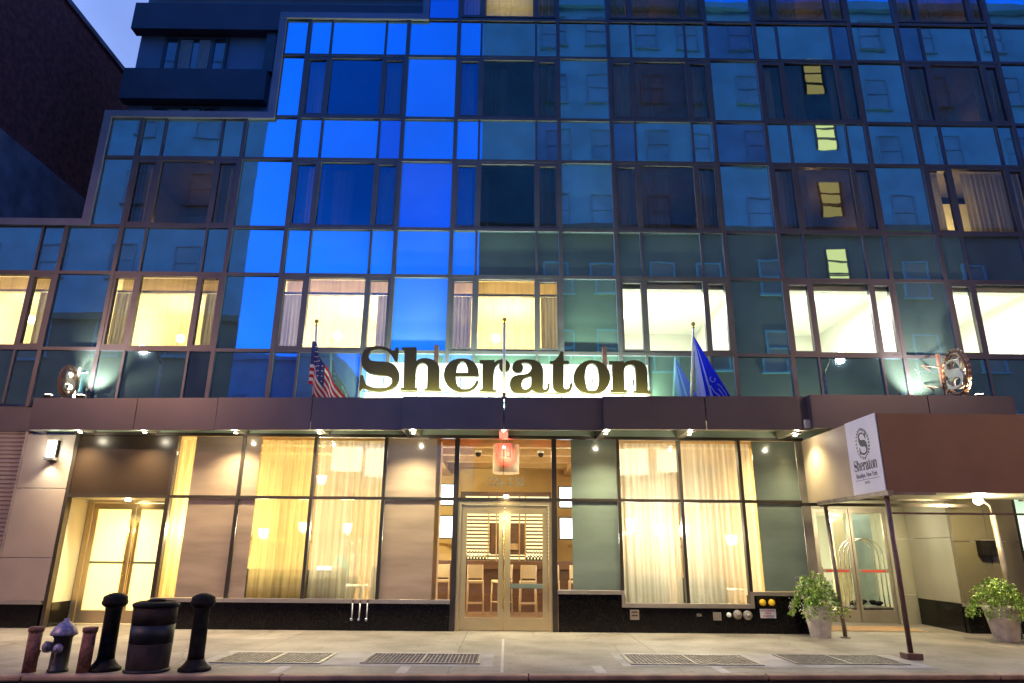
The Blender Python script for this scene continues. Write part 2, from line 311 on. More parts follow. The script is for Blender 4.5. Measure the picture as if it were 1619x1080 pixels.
GLYPHS = {
 'S': [[(-3.063,4.642),(-3.063,4.959),(-3.012,4.959),(-3.005,4.930),(-2.999,4.901),(-2.990,4.873),(-2.976,4.841),(-2.958,4.809),(-2.939,4.781),(-2.916,4.760),(-2.891,4.742),(-2.864,4.729),(-2.826,4.717),(-2.785,4.707),(-2.747,4.700),(-2.716,4.695),(-2.686,4.692),(-2.656,4.692),(-2.614,4.692),(-2.569,4.695),(-2.529,4.702),(-2.496,4.713),(-2.466,4.728),(-2.442,4.746),(-2.423,4.772),(-2.409,4.800),(-2.401,4.826),(-2.400,4.846),(-2.404,4.867),(-2.411,4.886),(-2.424,4.905),(-2.440,4.924),(-2.460,4.938),(-2.486,4.949),(-2.515,4.956),(-2.545,4.961),(-2.586,4.965),(-2.630,4.966),(-2.675,4.969),(-2.720,4.974),(-2.764,4.980),(-2.805,4.988),(-2.842,4.998),(-2.878,5.011),(-2.911,5.027),(-2.939,5.047),(-2.964,5.069),(-2.987,5.093),(-3.007,5.118),(-3.024,5.145),(-3.038,5.173),(-3.049,5.208),(-3.056,5.245),(-3.061,5.280),(-3.063,5.313),(-3.063,5.344),(-3.059,5.375),(-3.050,5.413),(-3.038,5.451),(-3.021,5.484),(-3.000,5.509),(-2.975,5.530),(-2.947,5.546),(-2.915,5.559),(-2.880,5.568),(-2.845,5.574),(-2.806,5.580),(-2.767,5.584),(-2.728,5.585),(-2.687,5.584),(-2.648,5.580),(-2.609,5.573),(-2.571,5.560),(-2.535,5.545),(-2.502,5.530),(-2.473,5.515),(-2.445,5.500),(-2.422,5.490),(-2.407,5.489),(-2.394,5.493),(-2.383,5.501),(-2.373,5.517),(-2.366,5.538),(-2.358,5.559),(-2.318,5.559),(-2.317,5.261),(-2.363,5.263),(-2.370,5.276),(-2.377,5.288),(-2.384,5.301),(-2.400,5.329),(-2.420,5.363),(-2.442,5.395),(-2.468,5.425),(-2.496,5.452),(-2.525,5.475),(-2.556,5.493),(-2.587,5.505),(-2.619,5.515),(-2.650,5.522),(-2.680,5.527),(-2.711,5.528),(-2.746,5.526),(-2.781,5.522),(-2.814,5.513),(-2.848,5.500),(-2.878,5.483),(-2.902,5.465),(-2.918,5.444),(-2.928,5.420),(-2.934,5.397),(-2.934,5.376),(-2.930,5.355),(-2.922,5.336),(-2.910,5.316),(-2.895,5.297),(-2.877,5.282),(-2.849,5.271),(-2.817,5.264),(-2.784,5.259),(-2.746,5.256),(-2.707,5.256),(-2.667,5.255),(-2.623,5.252),(-2.578,5.248),(-2.537,5.243),(-2.499,5.235),(-2.464,5.225),(-2.431,5.213),(-2.401,5.196),(-2.374,5.176),(-2.350,5.153),(-2.327,5.124),(-2.308,5.092),(-2.293,5.060),(-2.280,5.029),(-2.270,4.998),(-2.264,4.967),(-2.262,4.931),(-2.263,4.895),(-2.268,4.860),(-2.276,4.827),(-2.287,4.796),(-2.302,4.768),(-2.322,4.738),(-2.347,4.711),(-2.374,4.688),(-2.405,4.668),(-2.439,4.653),(-2.474,4.641),(-2.512,4.630),(-2.551,4.622),(-2.587,4.616),(-2.618,4.613),(-2.647,4.612),(-2.677,4.613),(-2.715,4.615),(-2.754,4.619),(-2.793,4.625),(-2.830,4.634),(-2.866,4.645),(-2.898,4.656),(-2.922,4.668),(-2.944,4.681),(-2.964,4.689),(-2.978,4.688),(-2.990,4.683),(-3.002,4.675),(-3.011,4.665),(-3.019,4.654),(-3.027,4.642)]],
 'h': [[(-2.236,5.560),(-1.943,5.570),(-1.930,5.251),(-1.917,5.268),(-1.905,5.283),(-1.890,5.296),(-1.867,5.309),(-1.841,5.319),(-1.814,5.327),(-1.784,5.332),(-1.753,5.335),(-1.723,5.334),(-1.688,5.331),(-1.652,5.325),(-1.618,5.315),(-1.584,5.301),(-1.553,5.283),(-1.525,5.262),(-1.500,5.237),(-1.479,5.210),(-1.463,5.182),(-1.452,5.154),(-1.446,5.124),(-1.443,5.095),(-1.438,4.984),(-1.435,4.843),(-1.431,4.704),(-1.385,4.684),(-1.384,4.638),(-1.730,4.648),(-1.732,4.687),(-1.675,4.701),(-1.675,4.850),(-1.674,4.995),(-1.676,5.106),(-1.680,5.138),(-1.687,5.168),(-1.697,5.193),(-1.710,5.210),(-1.727,5.223),(-1.744,5.233),(-1.761,5.239),(-1.779,5.242),(-1.797,5.242),(-1.818,5.238),(-1.840,5.230),(-1.860,5.218),(-1.879,5.201),(-1.896,5.180),(-1.909,5.157),(-1.920,5.132),(-1.928,5.105),(-1.931,5.077),(-1.931,4.970),(-1.928,4.834),(-1.925,4.699),(-1.880,4.699),(-1.878,4.647),(-2.224,4.650),(-2.220,4.696),(-2.157,4.703),(-2.174,5.506),(-2.234,5.512)]],
 'e': [[(-0.615,4.970),(-1.097,4.962),(-1.094,4.936),(-1.092,4.911),(-1.088,4.885),(-1.082,4.854),(-1.075,4.822),(-1.066,4.793),(-1.053,4.766),(-1.037,4.741),(-1.018,4.721),(-0.994,4.706),(-0.968,4.697),(-0.940,4.691),(-0.906,4.687),(-0.870,4.686),(-0.838,4.690),(-0.810,4.697),(-0.785,4.708),(-0.761,4.723),(-0.738,4.743),(-0.717,4.766),(-0.699,4.790),(-0.684,4.816),(-0.673,4.843),(-0.662,4.870),(-0.623,4.870),(-0.628,4.840),(-0.632,4.811),(-0.641,4.784),(-0.659,4.753),(-0.683,4.723),(-0.709,4.697),(-0.737,4.675),(-0.767,4.657),(-0.798,4.644),(-0.838,4.633),(-0.882,4.626),(-0.926,4.623),(-0.970,4.623),(-1.013,4.626),(-1.054,4.635),(-1.096,4.650),(-1.135,4.670),(-1.172,4.693),(-1.206,4.719),(-1.237,4.747),(-1.265,4.778),(-1.287,4.812),(-1.306,4.848),(-1.320,4.883),(-1.329,4.914),(-1.334,4.945),(-1.336,4.976),(-1.335,5.015),(-1.330,5.056),(-1.321,5.096),(-1.307,5.135),(-1.289,5.171),(-1.267,5.204),(-1.240,5.235),(-1.210,5.263),(-1.179,5.286),(-1.145,5.303),(-1.111,5.315),(-1.076,5.325),(-1.041,5.331),(-1.007,5.334),(-0.972,5.335),(-0.932,5.334),(-0.892,5.330),(-0.855,5.323),(-0.822,5.311),(-0.791,5.295),(-0.763,5.276),(-0.733,5.255),(-0.706,5.230),(-0.683,5.203),(-0.663,5.172),(-0.647,5.138),(-0.635,5.103),(-0.626,5.060),(-0.621,5.015)], [(-1.092,5.025),(-0.840,5.027),(-0.843,5.067),(-0.845,5.106),(-0.850,5.141),(-0.857,5.170),(-0.867,5.198),(-0.878,5.221),(-0.890,5.240),(-0.904,5.256),(-0.918,5.268),(-0.933,5.276),(-0.948,5.280),(-0.964,5.281),(-0.982,5.278),(-1.000,5.271),(-1.016,5.260),(-1.032,5.245),(-1.047,5.227),(-1.059,5.206),(-1.069,5.181),(-1.077,5.153),(-1.083,5.125),(-1.087,5.093),(-1.090,5.059)]],
 'r': [[(-0.601,5.305),(-0.301,5.308),(-0.300,5.241),(-0.286,5.258),(-0.272,5.274),(-0.256,5.288),(-0.232,5.302),(-0.205,5.314),(-0.178,5.323),(-0.151,5.327),(-0.125,5.328),(-0.100,5.324),(-0.072,5.314),(-0.044,5.301),(-0.021,5.284),(-0.004,5.263),(0.010,5.240),(0.018,5.217),(0.022,5.194),(0.021,5.172),(0.016,5.150),(0.008,5.127),(-0.004,5.106),(-0.019,5.089),(-0.039,5.078),(-0.062,5.071),(-0.084,5.068),(-0.107,5.069),(-0.129,5.073),(-0.149,5.081),(-0.165,5.096),(-0.179,5.115),(-0.188,5.134),(-0.194,5.155),(-0.196,5.175),(-0.196,5.195),(-0.191,5.213),(-0.185,5.230),(-0.183,5.242),(-0.191,5.247),(-0.204,5.246),(-0.216,5.242),(-0.233,5.228),(-0.251,5.209),(-0.267,5.187),(-0.280,5.162),(-0.290,5.135),(-0.298,5.106),(-0.305,5.068),(-0.310,5.027),(-0.313,4.986),(-0.314,4.898),(-0.314,4.792),(-0.313,4.688),(-0.247,4.682),(-0.246,4.632),(-0.599,4.639),(-0.593,4.685),(-0.536,4.686),(-0.541,5.245),(-0.599,5.248)]],
 'a': [[(0.077,5.161),(0.082,5.185),(0.089,5.212),(0.101,5.237),(0.118,5.259),(0.139,5.278),(0.162,5.294),(0.192,5.307),(0.225,5.317),(0.259,5.324),(0.296,5.329),(0.332,5.330),(0.369,5.330),(0.414,5.329),(0.461,5.325),(0.503,5.319),(0.538,5.311),(0.571,5.300),(0.601,5.286),(0.629,5.266),(0.653,5.242),(0.674,5.217),(0.689,5.189),(0.700,5.160),(0.707,5.129),(0.711,5.093),(0.712,5.055),(0.712,5.017),(0.711,4.922),(0.709,4.812),(0.710,4.731),(0.713,4.716),(0.721,4.704),(0.731,4.696),(0.747,4.693),(0.764,4.695),(0.780,4.700),(0.792,4.712),(0.801,4.727),(0.807,4.744),(0.810,4.769),(0.810,4.796),(0.811,4.824),(0.853,4.821),(0.851,4.790),(0.848,4.760),(0.843,4.732),(0.833,4.706),(0.821,4.683),(0.804,4.664),(0.779,4.647),(0.749,4.635),(0.719,4.626),(0.686,4.620),(0.653,4.618),(0.623,4.619),(0.597,4.624),(0.573,4.632),(0.551,4.643),(0.529,4.661),(0.510,4.681),(0.491,4.691),(0.470,4.683),(0.451,4.664),(0.430,4.648),(0.404,4.634),(0.375,4.622),(0.346,4.614),(0.311,4.608),(0.274,4.606),(0.238,4.605),(0.204,4.606),(0.172,4.609),(0.142,4.617),(0.114,4.632),(0.090,4.652),(0.069,4.675),(0.053,4.702),(0.040,4.732),(0.032,4.761),(0.028,4.791),(0.028,4.820),(0.031,4.848),(0.038,4.875),(0.047,4.900),(0.061,4.923),(0.080,4.943),(0.103,4.960),(0.127,4.973),(0.158,4.984),(0.191,4.991),(0.224,4.997),(0.265,5.001),(0.307,5.004),(0.345,5.010),(0.376,5.020),(0.405,5.034),(0.430,5.051),(0.450,5.075),(0.466,5.103),(0.476,5.127),(0.480,5.144),(0.481,5.161),(0.479,5.177),(0.474,5.195),(0.466,5.213),(0.454,5.227),(0.437,5.242),(0.416,5.254),(0.393,5.262),(0.369,5.267),(0.345,5.268),(0.320,5.266),(0.295,5.261),(0.271,5.253),(0.247,5.244),(0.263,5.230),(0.279,5.215),(0.290,5.201),(0.296,5.184),(0.297,5.167),(0.296,5.150),(0.293,5.129),(0.287,5.106),(0.278,5.087),(0.264,5.072),(0.247,5.061),(0.230,5.053),(0.212,5.048),(0.193,5.047),(0.175,5.049),(0.156,5.054),(0.137,5.063),(0.121,5.073),(0.106,5.087),(0.093,5.102),(0.084,5.117),(0.079,5.131),(0.077,5.146)], [(0.469,4.983),(0.439,4.972),(0.409,4.962),(0.382,4.951),(0.355,4.940),(0.330,4.927),(0.309,4.913),(0.292,4.894),(0.280,4.873),(0.271,4.850),(0.266,4.825),(0.265,4.800),(0.267,4.776),(0.272,4.753),(0.280,4.731),(0.292,4.714),(0.308,4.701),(0.326,4.693),(0.346,4.690),(0.368,4.694),(0.391,4.703),(0.412,4.715),(0.431,4.730),(0.448,4.746),(0.460,4.765),(0.468,4.789),(0.471,4.814),(0.473,4.840),(0.472,4.883),(0.471,4.933)]],
 't': [[(1.085,5.507),(1.138,5.507),(1.135,5.304),(1.248,5.301),(1.247,5.251),(1.139,5.249),(1.136,5.065),(1.133,4.887),(1.132,4.759),(1.135,4.743),(1.142,4.727),(1.154,4.716),(1.172,4.710),(1.194,4.708),(1.214,4.711),(1.231,4.719),(1.246,4.732),(1.257,4.748),(1.265,4.774),(1.271,4.803),(1.276,4.833),(1.322,4.833),(1.319,4.804),(1.317,4.776),(1.311,4.749),(1.301,4.722),(1.289,4.696),(1.273,4.674),(1.252,4.656),(1.227,4.642),(1.200,4.631),(1.173,4.623),(1.144,4.618),(1.116,4.617),(1.083,4.620),(1.050,4.625),(1.020,4.635),(0.992,4.650),(0.968,4.668),(0.948,4.690),(0.933,4.715),(0.923,4.742),(0.919,4.770),(0.918,4.902),(0.921,5.074),(0.924,5.247),(0.863,5.250),(0.863,5.295),(0.886,5.295),(0.909,5.296),(0.930,5.302),(0.956,5.317),(0.981,5.338),(1.004,5.359),(1.023,5.382),(1.039,5.405),(1.054,5.430),(1.066,5.455),(1.076,5.481)]],
 'o': [[(1.730,5.326),(1.695,5.324),(1.660,5.319),(1.626,5.309),(1.585,5.292),(1.542,5.270),(1.503,5.244),(1.465,5.212),(1.431,5.176),(1.403,5.136),(1.380,5.087),(1.362,5.036),(1.351,4.985),(1.348,4.938),(1.351,4.893),(1.361,4.848),(1.379,4.804),(1.402,4.763),(1.431,4.725),(1.467,4.691),(1.506,4.662),(1.550,4.640),(1.604,4.625),(1.661,4.616),(1.718,4.613),(1.773,4.618),(1.826,4.628),(1.875,4.643),(1.920,4.663),(1.961,4.688),(1.998,4.718),(2.029,4.757),(2.055,4.799),(2.074,4.843),(2.088,4.889),(2.095,4.935),(2.097,4.980),(2.094,5.024),(2.085,5.065),(2.071,5.105),(2.049,5.150),(2.022,5.193),(1.990,5.230),(1.953,5.261),(1.913,5.286),(1.870,5.305),(1.823,5.317),(1.775,5.324)], [(1.729,5.272),(1.705,5.268),(1.682,5.259),(1.661,5.246),(1.642,5.226),(1.625,5.202),(1.611,5.176),(1.599,5.144),(1.591,5.110),(1.584,5.075),(1.578,5.038),(1.573,5.000),(1.572,4.963),(1.574,4.924),(1.579,4.887),(1.585,4.851),(1.591,4.815),(1.598,4.781),(1.607,4.752),(1.617,4.728),(1.630,4.707),(1.647,4.690),(1.671,4.679),(1.698,4.674),(1.725,4.673),(1.753,4.676),(1.781,4.685),(1.804,4.698),(1.823,4.718),(1.837,4.741),(1.848,4.766),(1.860,4.798),(1.869,4.832),(1.876,4.866),(1.880,4.903),(1.882,4.941),(1.882,4.978),(1.880,5.017),(1.876,5.054),(1.870,5.091),(1.863,5.127),(1.854,5.161),(1.843,5.191),(1.829,5.213),(1.813,5.232),(1.795,5.247),(1.774,5.260),(1.752,5.269)]],
 'n': [[(2.096,5.307),(2.402,5.310),(2.400,5.260),(2.418,5.276),(2.437,5.291),(2.456,5.304),(2.484,5.315),(2.513,5.324),(2.543,5.331),(2.576,5.335),(2.609,5.337),(2.641,5.335),(2.678,5.330),(2.715,5.321),(2.750,5.307),(2.781,5.288),(2.809,5.265),(2.832,5.239),(2.849,5.207),(2.862,5.172),(2.870,5.138),(2.873,5.104),(2.872,5.071),(2.871,5.038),(2.869,4.939),(2.866,4.817),(2.863,4.696),(2.928,4.684),(2.925,4.635),(2.579,4.638),(2.581,4.675),(2.642,4.694),(2.643,4.847),(2.644,4.997),(2.643,5.111),(2.641,5.143),(2.637,5.173),(2.629,5.199),(2.616,5.217),(2.600,5.232),(2.582,5.242),(2.562,5.249),(2.542,5.251),(2.521,5.251),(2.498,5.247),(2.474,5.240),(2.453,5.228),(2.435,5.212),(2.420,5.193),(2.408,5.171),(2.398,5.144),(2.390,5.114),(2.386,5.083),(2.386,4.975),(2.388,4.839),(2.389,4.704),(2.444,4.701),(2.441,4.649),(2.098,4.655),(2.100,4.701),(2.154,4.708),(2.168,5.260),(2.095,5.263)]],
}
# ================================================================ SETTING
def struct(name, mb, mat): return tag(mb.build(name, mat), kind='structure')
def kerb_y(x): return -4.86 + 0.050 * x
b = MB(); b.quad((-400, -400, -.16), (400, -400, -.16), (400, 400, -.16), (-400, 400, -.16)); struct('ground', b, M['asphalt'])
b = MB(); b.quad((-80, -13.0, -.152), (80, -13.0, -.152), (80, kerb_y(80) + .0, -.152), (-80, kerb_y(-80), -.152)); struct('road', b, M['asphalt'])
b = MB(); b.prism([(-40, kerb_y(-40)), (40, kerb_y(40)), (40, 12), (-40, 12)], 2, -.15, 0); struct('sidewalk', b, M['sidewalk'])
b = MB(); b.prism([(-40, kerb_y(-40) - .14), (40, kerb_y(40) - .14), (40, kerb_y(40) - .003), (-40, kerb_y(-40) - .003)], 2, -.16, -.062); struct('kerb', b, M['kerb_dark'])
b = MB()
for i in range(26):
    xa, xb = -40 + i * 3.1, -40 + (i + 1) * 3.1 - .012
    b.prism([(xa, kerb_y(xa) - .16), (xb, kerb_y(xb) - .16), (xb, kerb_y(xb) - .003), (xa, kerb_y(xa) - .003)], 2, -.06, .006)
kb = struct('kerb', b, M['kerb'])
bv = kb.modifiers.new('bevel', 'BEVEL'); bv.width = .02; bv.segments = 2
b = MB(); b.box(-80, 80, -18.0, -13.0, -.155, -.004); struct('opposite_sidewalk', b, M['sidewalk'])

# thin inlaid strips and darker utility slabs round the grates
b = MB()
for x in (-2.95, -1.35, 1.25, 2.9): b.quad((x - .07, kerb_y(x) + .03, .004), (x + .07, kerb_y(x) + .03, .004), (x + .07, kerb_y(x) + .62, .004), (x - .07, kerb_y(x) + .62, .004))
b.quad((-.07, -4.80, .0041), (-.03, -4.80, .0041), (-.03, -1.2, .0041), (-.07, -1.2, .0041))
struct('paving_strip', b, pbr('pale_strip', (.42, .38, .34), .7, 0, .1, 6))
b = MB()
for x0, x1, y0, y1 in ((-4.25, -.18, -4.33, -2.98), (1.62, 6.0, -4.2, -2.9)): b.quad((x0, y0, .0045), (x1, y0, .0045), (x1, y1, .0045), (x0, y1, .0045))
struct('utility_paving', b, pbr('utility_slab', (.30, .27, .25), .7, 0, .22, 2.5, .2, 60))

def grate(x0, x1, y0, y1, label):
    t = thing('sidewalk_grate', label, 'grate', ((x0 + x1) / 2, (y0 + y1) / 2, .006), group='ventilation grates in the sidewalk')
    W, D = (x1 - x0) / 2, (y1 - y0) / 2
    b = MB(); b.box(-W, W, -D, -D + .04, 0, .012); b.box(-W, W, D - .04, D, 0, .012); b.box(-W, -W + .04, -D + .04, D - .04, 0, .012); b.box(W - .04, W, -D + .04, D - .04, 0, .012); b.box(-.02, .02, -D + .04, D - .04, 0, .011)
    b.build('grate_frame', M['grate'], t)
    b = MB(); n = int(2 * W / .055)
    for i in range(1, n):
        x = -W + i * 2 * W / n; b.box(x - .006, x + .006, -D + .04, D - .04, 0, .009)
    k = int(2 * D / .085)
    for i in range(1, k):
        y = -D + i * 2 * D / k; b.box(-W + .04, W - .04, y - .007, y + .007, 0, .008)
    b.build('grille', M['grate'], t)
    b = MB(); b.quad((-W, -D, .001), (W, -D, .001), (W, D, .001), (-W, D, .001)); b.build('pit', M['pit'], t)  # flat dark sheet paints the shade below the bars
M['grate'] = pbr('grate_steel', (.28, .25, .22), .5, .6, .3, 10); M['pit'] = pbr('pit_dark', (.11, .095, .075), .8)
grate(-4.08, -2.55, -4.22, -3.22, 'long steel grate beside the bollard right of the trash can')
grate(-2.02, -.36, -4.15, -3.22, 'steel grate in the sidewalk just left of the axis of the glass entrance doors')
grate(1.75, 3.62, -4.08, -3.12, 'steel grate in the sidewalk below the wide curtained window right of the doors')
grate(4.12, 5.76, -3.92, -3.0, 'steel grate nearest the awning posts at the right')

# ================================================================ HOTEL
hotel = thing('hotel_building', 'blue glass hotel with stepped roofline and lit ground floor shopfront', 'building')
ZS = dict(t1=14.68, h2=13.52, h3=11.69, h4=10.51, h5=8.685, h6=7.503, h7=5.695, bot=4.42)
MX = {-2: -12.83, -1: -10.30, 0: -9.03, 1: -6.50, 2: -5.21, 3: -2.66, 4: -1.36, 5: 1.18, 6: 2.47, 7: 5.00, 8: 6.265, 9: 8.75, 10: 9.99, 11: 12.41, 12: 13.70, 13: 16.2}
# mullions: x, z0, z1
b = None
def mull(x, z0, z1, w_=.045):
    MB().box(x - w_, x + w_, -.060, .08, z0, z1).build('mullion', M['frame'], hotel)
for i in MX:
    x = MX[i]
    top = 8.70 if x < -9.9 else (11.66 if x < -5.9 else (14.66 if x < -2.3 else 17.4))
    mull(x, 4.40, top)
for z, x0 in ((ZS['h2'], -5.80), (ZS['h3'], -5.80), (ZS['h4'], -9.77), (ZS['h5'], -9.77), (ZS['h6'], -13.7), (ZS['h7'], -13.7), (14.68, -2.14), (16.5, -2.14)):
    MB().box(x0, 16.6, -.052, .07, z - .04, z + .035).build('transom_rail', M['frame'], hotel)
# copings of the stepped outline
cp_ = MB()
cp_.box(-13.9, -9.77, -.10, .9, 8.66, 8.83)
cp_.box(-9.97, -9.78, -.09, .9, 8.831, 11.60)
cp_.box(-9.97, -5.80, -.10, .9, 11.602, 11.78)
cp_.box(-5.99, -5.81, -.09, .9, 11.781, 14.62)
cp_.box(-5.99, -2.15, -.10, .9, 14.622, 14.80)
cp_.box(-2.32, -2.16, -.09, .9, 14.801, 17.4)
cp_.build('coping', M['coping'], hotel)
WOFF = (.58, 1.98)
def panes(row, z0, z1, cols):
    for (xa, xb) in cols:
        m = M['spandrel_dark'] if R.random() < .12 else M['spandrel']
        t_ = R.uniform(-.007, .007)
        bb = MB(); bb.box(xa, xb, -.006, .022, z0, z1)
        for v in bb.b.verts: v.co.y += t_ * (v.co.x - xa) * .6 + R.choice((-1, 1)) * 0 + t_ * .5 * (v.co.z - z0)
        bb.build(row, m, hotel)
def cols_for(xmin, xmax=16.3):
    out = []; ks = sorted(MX)
    for a, b_ in zip(ks, ks[1:]):
        xa, xb = MX[a] + .045, MX[b_] - .045
        if MX[a] < xmin - .01: 
            continue
        if a % 2 == 0: e = [xa, MX[a] + .58 - .025, MX[a] + .58 + .025, MX[a] + 1.98 - .025, MX[a] + 1.98 + .025, xb]; out += [(e[0], e[1]), (e[2], e[3]), (e[4], e[5])]
        else: out.append((xa, xb))
    return out
def subm(z0, z1, xmin):
    for a in MX:
        if a % 2 == 0 and MX[a] >= xmin - .01 and a < 13:
            for o_ in WOFF: MB().box(MX[a] + o_ - .025, MX[a] + o_ + .025, -.045, .06, z0, z1).build('thin_mullion', M['frame'], hotel)
subrows = (('spandrel_pane', ZS['h2'], 14.64, -5.21), ('spandrel_pane', ZS['h4'], ZS['h3'], -9.03), ('spandrel_pane', ZS['h6'], 8.685, -12.83), ('spandrel_pane', 4.42, ZS['h7'], -12.83))
for nm, z0, z1, xm in subrows:
    cs = cols_for(xm)
    if z0 == ZS['h2']: cs.append((-5.80, -5.255))
    if z0 == ZS['h4']: cs.append((-9.77, -9.075))
    if z0 < 8: cs.append((-13.7, -12.88))
    panes(nm, z0 + .035, z1 - .04, cs); subm(z0 + .035, z1 - .04, xm)
def tall(z0, z1, ks, extra=()):
    for k in ks: panes('tall_glass_panel', z0 + .035, z1 - .04, [(MX[k] + .045, MX[k + 1] - .045)])
    for e in extra: panes('tall_glass_panel', z0 + .035, z1 - .04, [e])
tall(5.695, 7.503, (-1, 1, 3, 5, 7, 9, 11), ((-13.7, -12.88),))
tall(8.685, 10.51, (1, 3, 5, 7, 9, 11), ((-9.77, -9.075),))
tall(11.69, 13.52, (3, 5, 7, 9, 11), ((-5.80, -5.255),))
tall(14.715, 16.5, (5, 7, 9, 11), ((-2.14, -1.405),))
MB().box(-2.14, 16.6, 0, .05, 16.54, 17.4).build('parapet', M['frame'], hotel)

def wavy(x0, x1, z0, z1, y, mat, parent, name='curtain', amp=.03, wl=.11, jit=.4, rnd=None):
    rr = rnd or R; n = max(8, int((x1 - x0) / wl * 6)); b = MB(); pv = None; ph = rr.random() * 6; nz = 6
    cols = []
    for i in range(n + 1):
        x = x0 + (x1 - x0) * i / n; a = 2 * pi * (x - x0) / wl + ph + jit * 2 * sin(x * 3.1 + ph)
        k = amp * (.6 + .4 * sin(x * 5 + ph)); c = []
        for j in range(nz + 1):
            tz = j / nz; c.append(b.b.verts.new((x + .01 * sin(a * .5 + tz * 2), y + k * sin(a + .3 * tz) * (1.1 - .35 * tz), z0 + (z1 - z0) * tz)))
        cols.append(c)
    for c, d in zip(cols, cols[1:]):
        for j in range(nz):
            f = b.b.faces.new((c[j], d[j], d[j + 1], c[j + 1])); f.smooth = True
    return b.build(name, mat, parent, flip=False)

def room(x0, x1, z0, z1, depth, wall, ceil, parent=hotel, y0=.10, name='room'):
    b = MB(); y1 = y0 + depth
    b.quad((x0, y1, z0), (x1, y1, z0), (x1, y1, z1), (x0, y1, z1), 0)
    b.quad((x0, y0, z0), (x0, y1, z0), (x0, y1, z1), (x0, y0, z1), 0)
    b.quad((x1, y0, z0), (x1, y1, z0), (x1, y1, z1), (x1, y0, z1), 0)
    b.quad((x0, y0, z0), (x1, y0, z0), (x1, y1, z0), (x0, y1, z0), 0)
    b.quad((x0, y0, z1), (x1, y0, z1), (x1, y1, z1), (x0, y1, z1), 1)
    return b.build(name, [wall, ceil], parent)

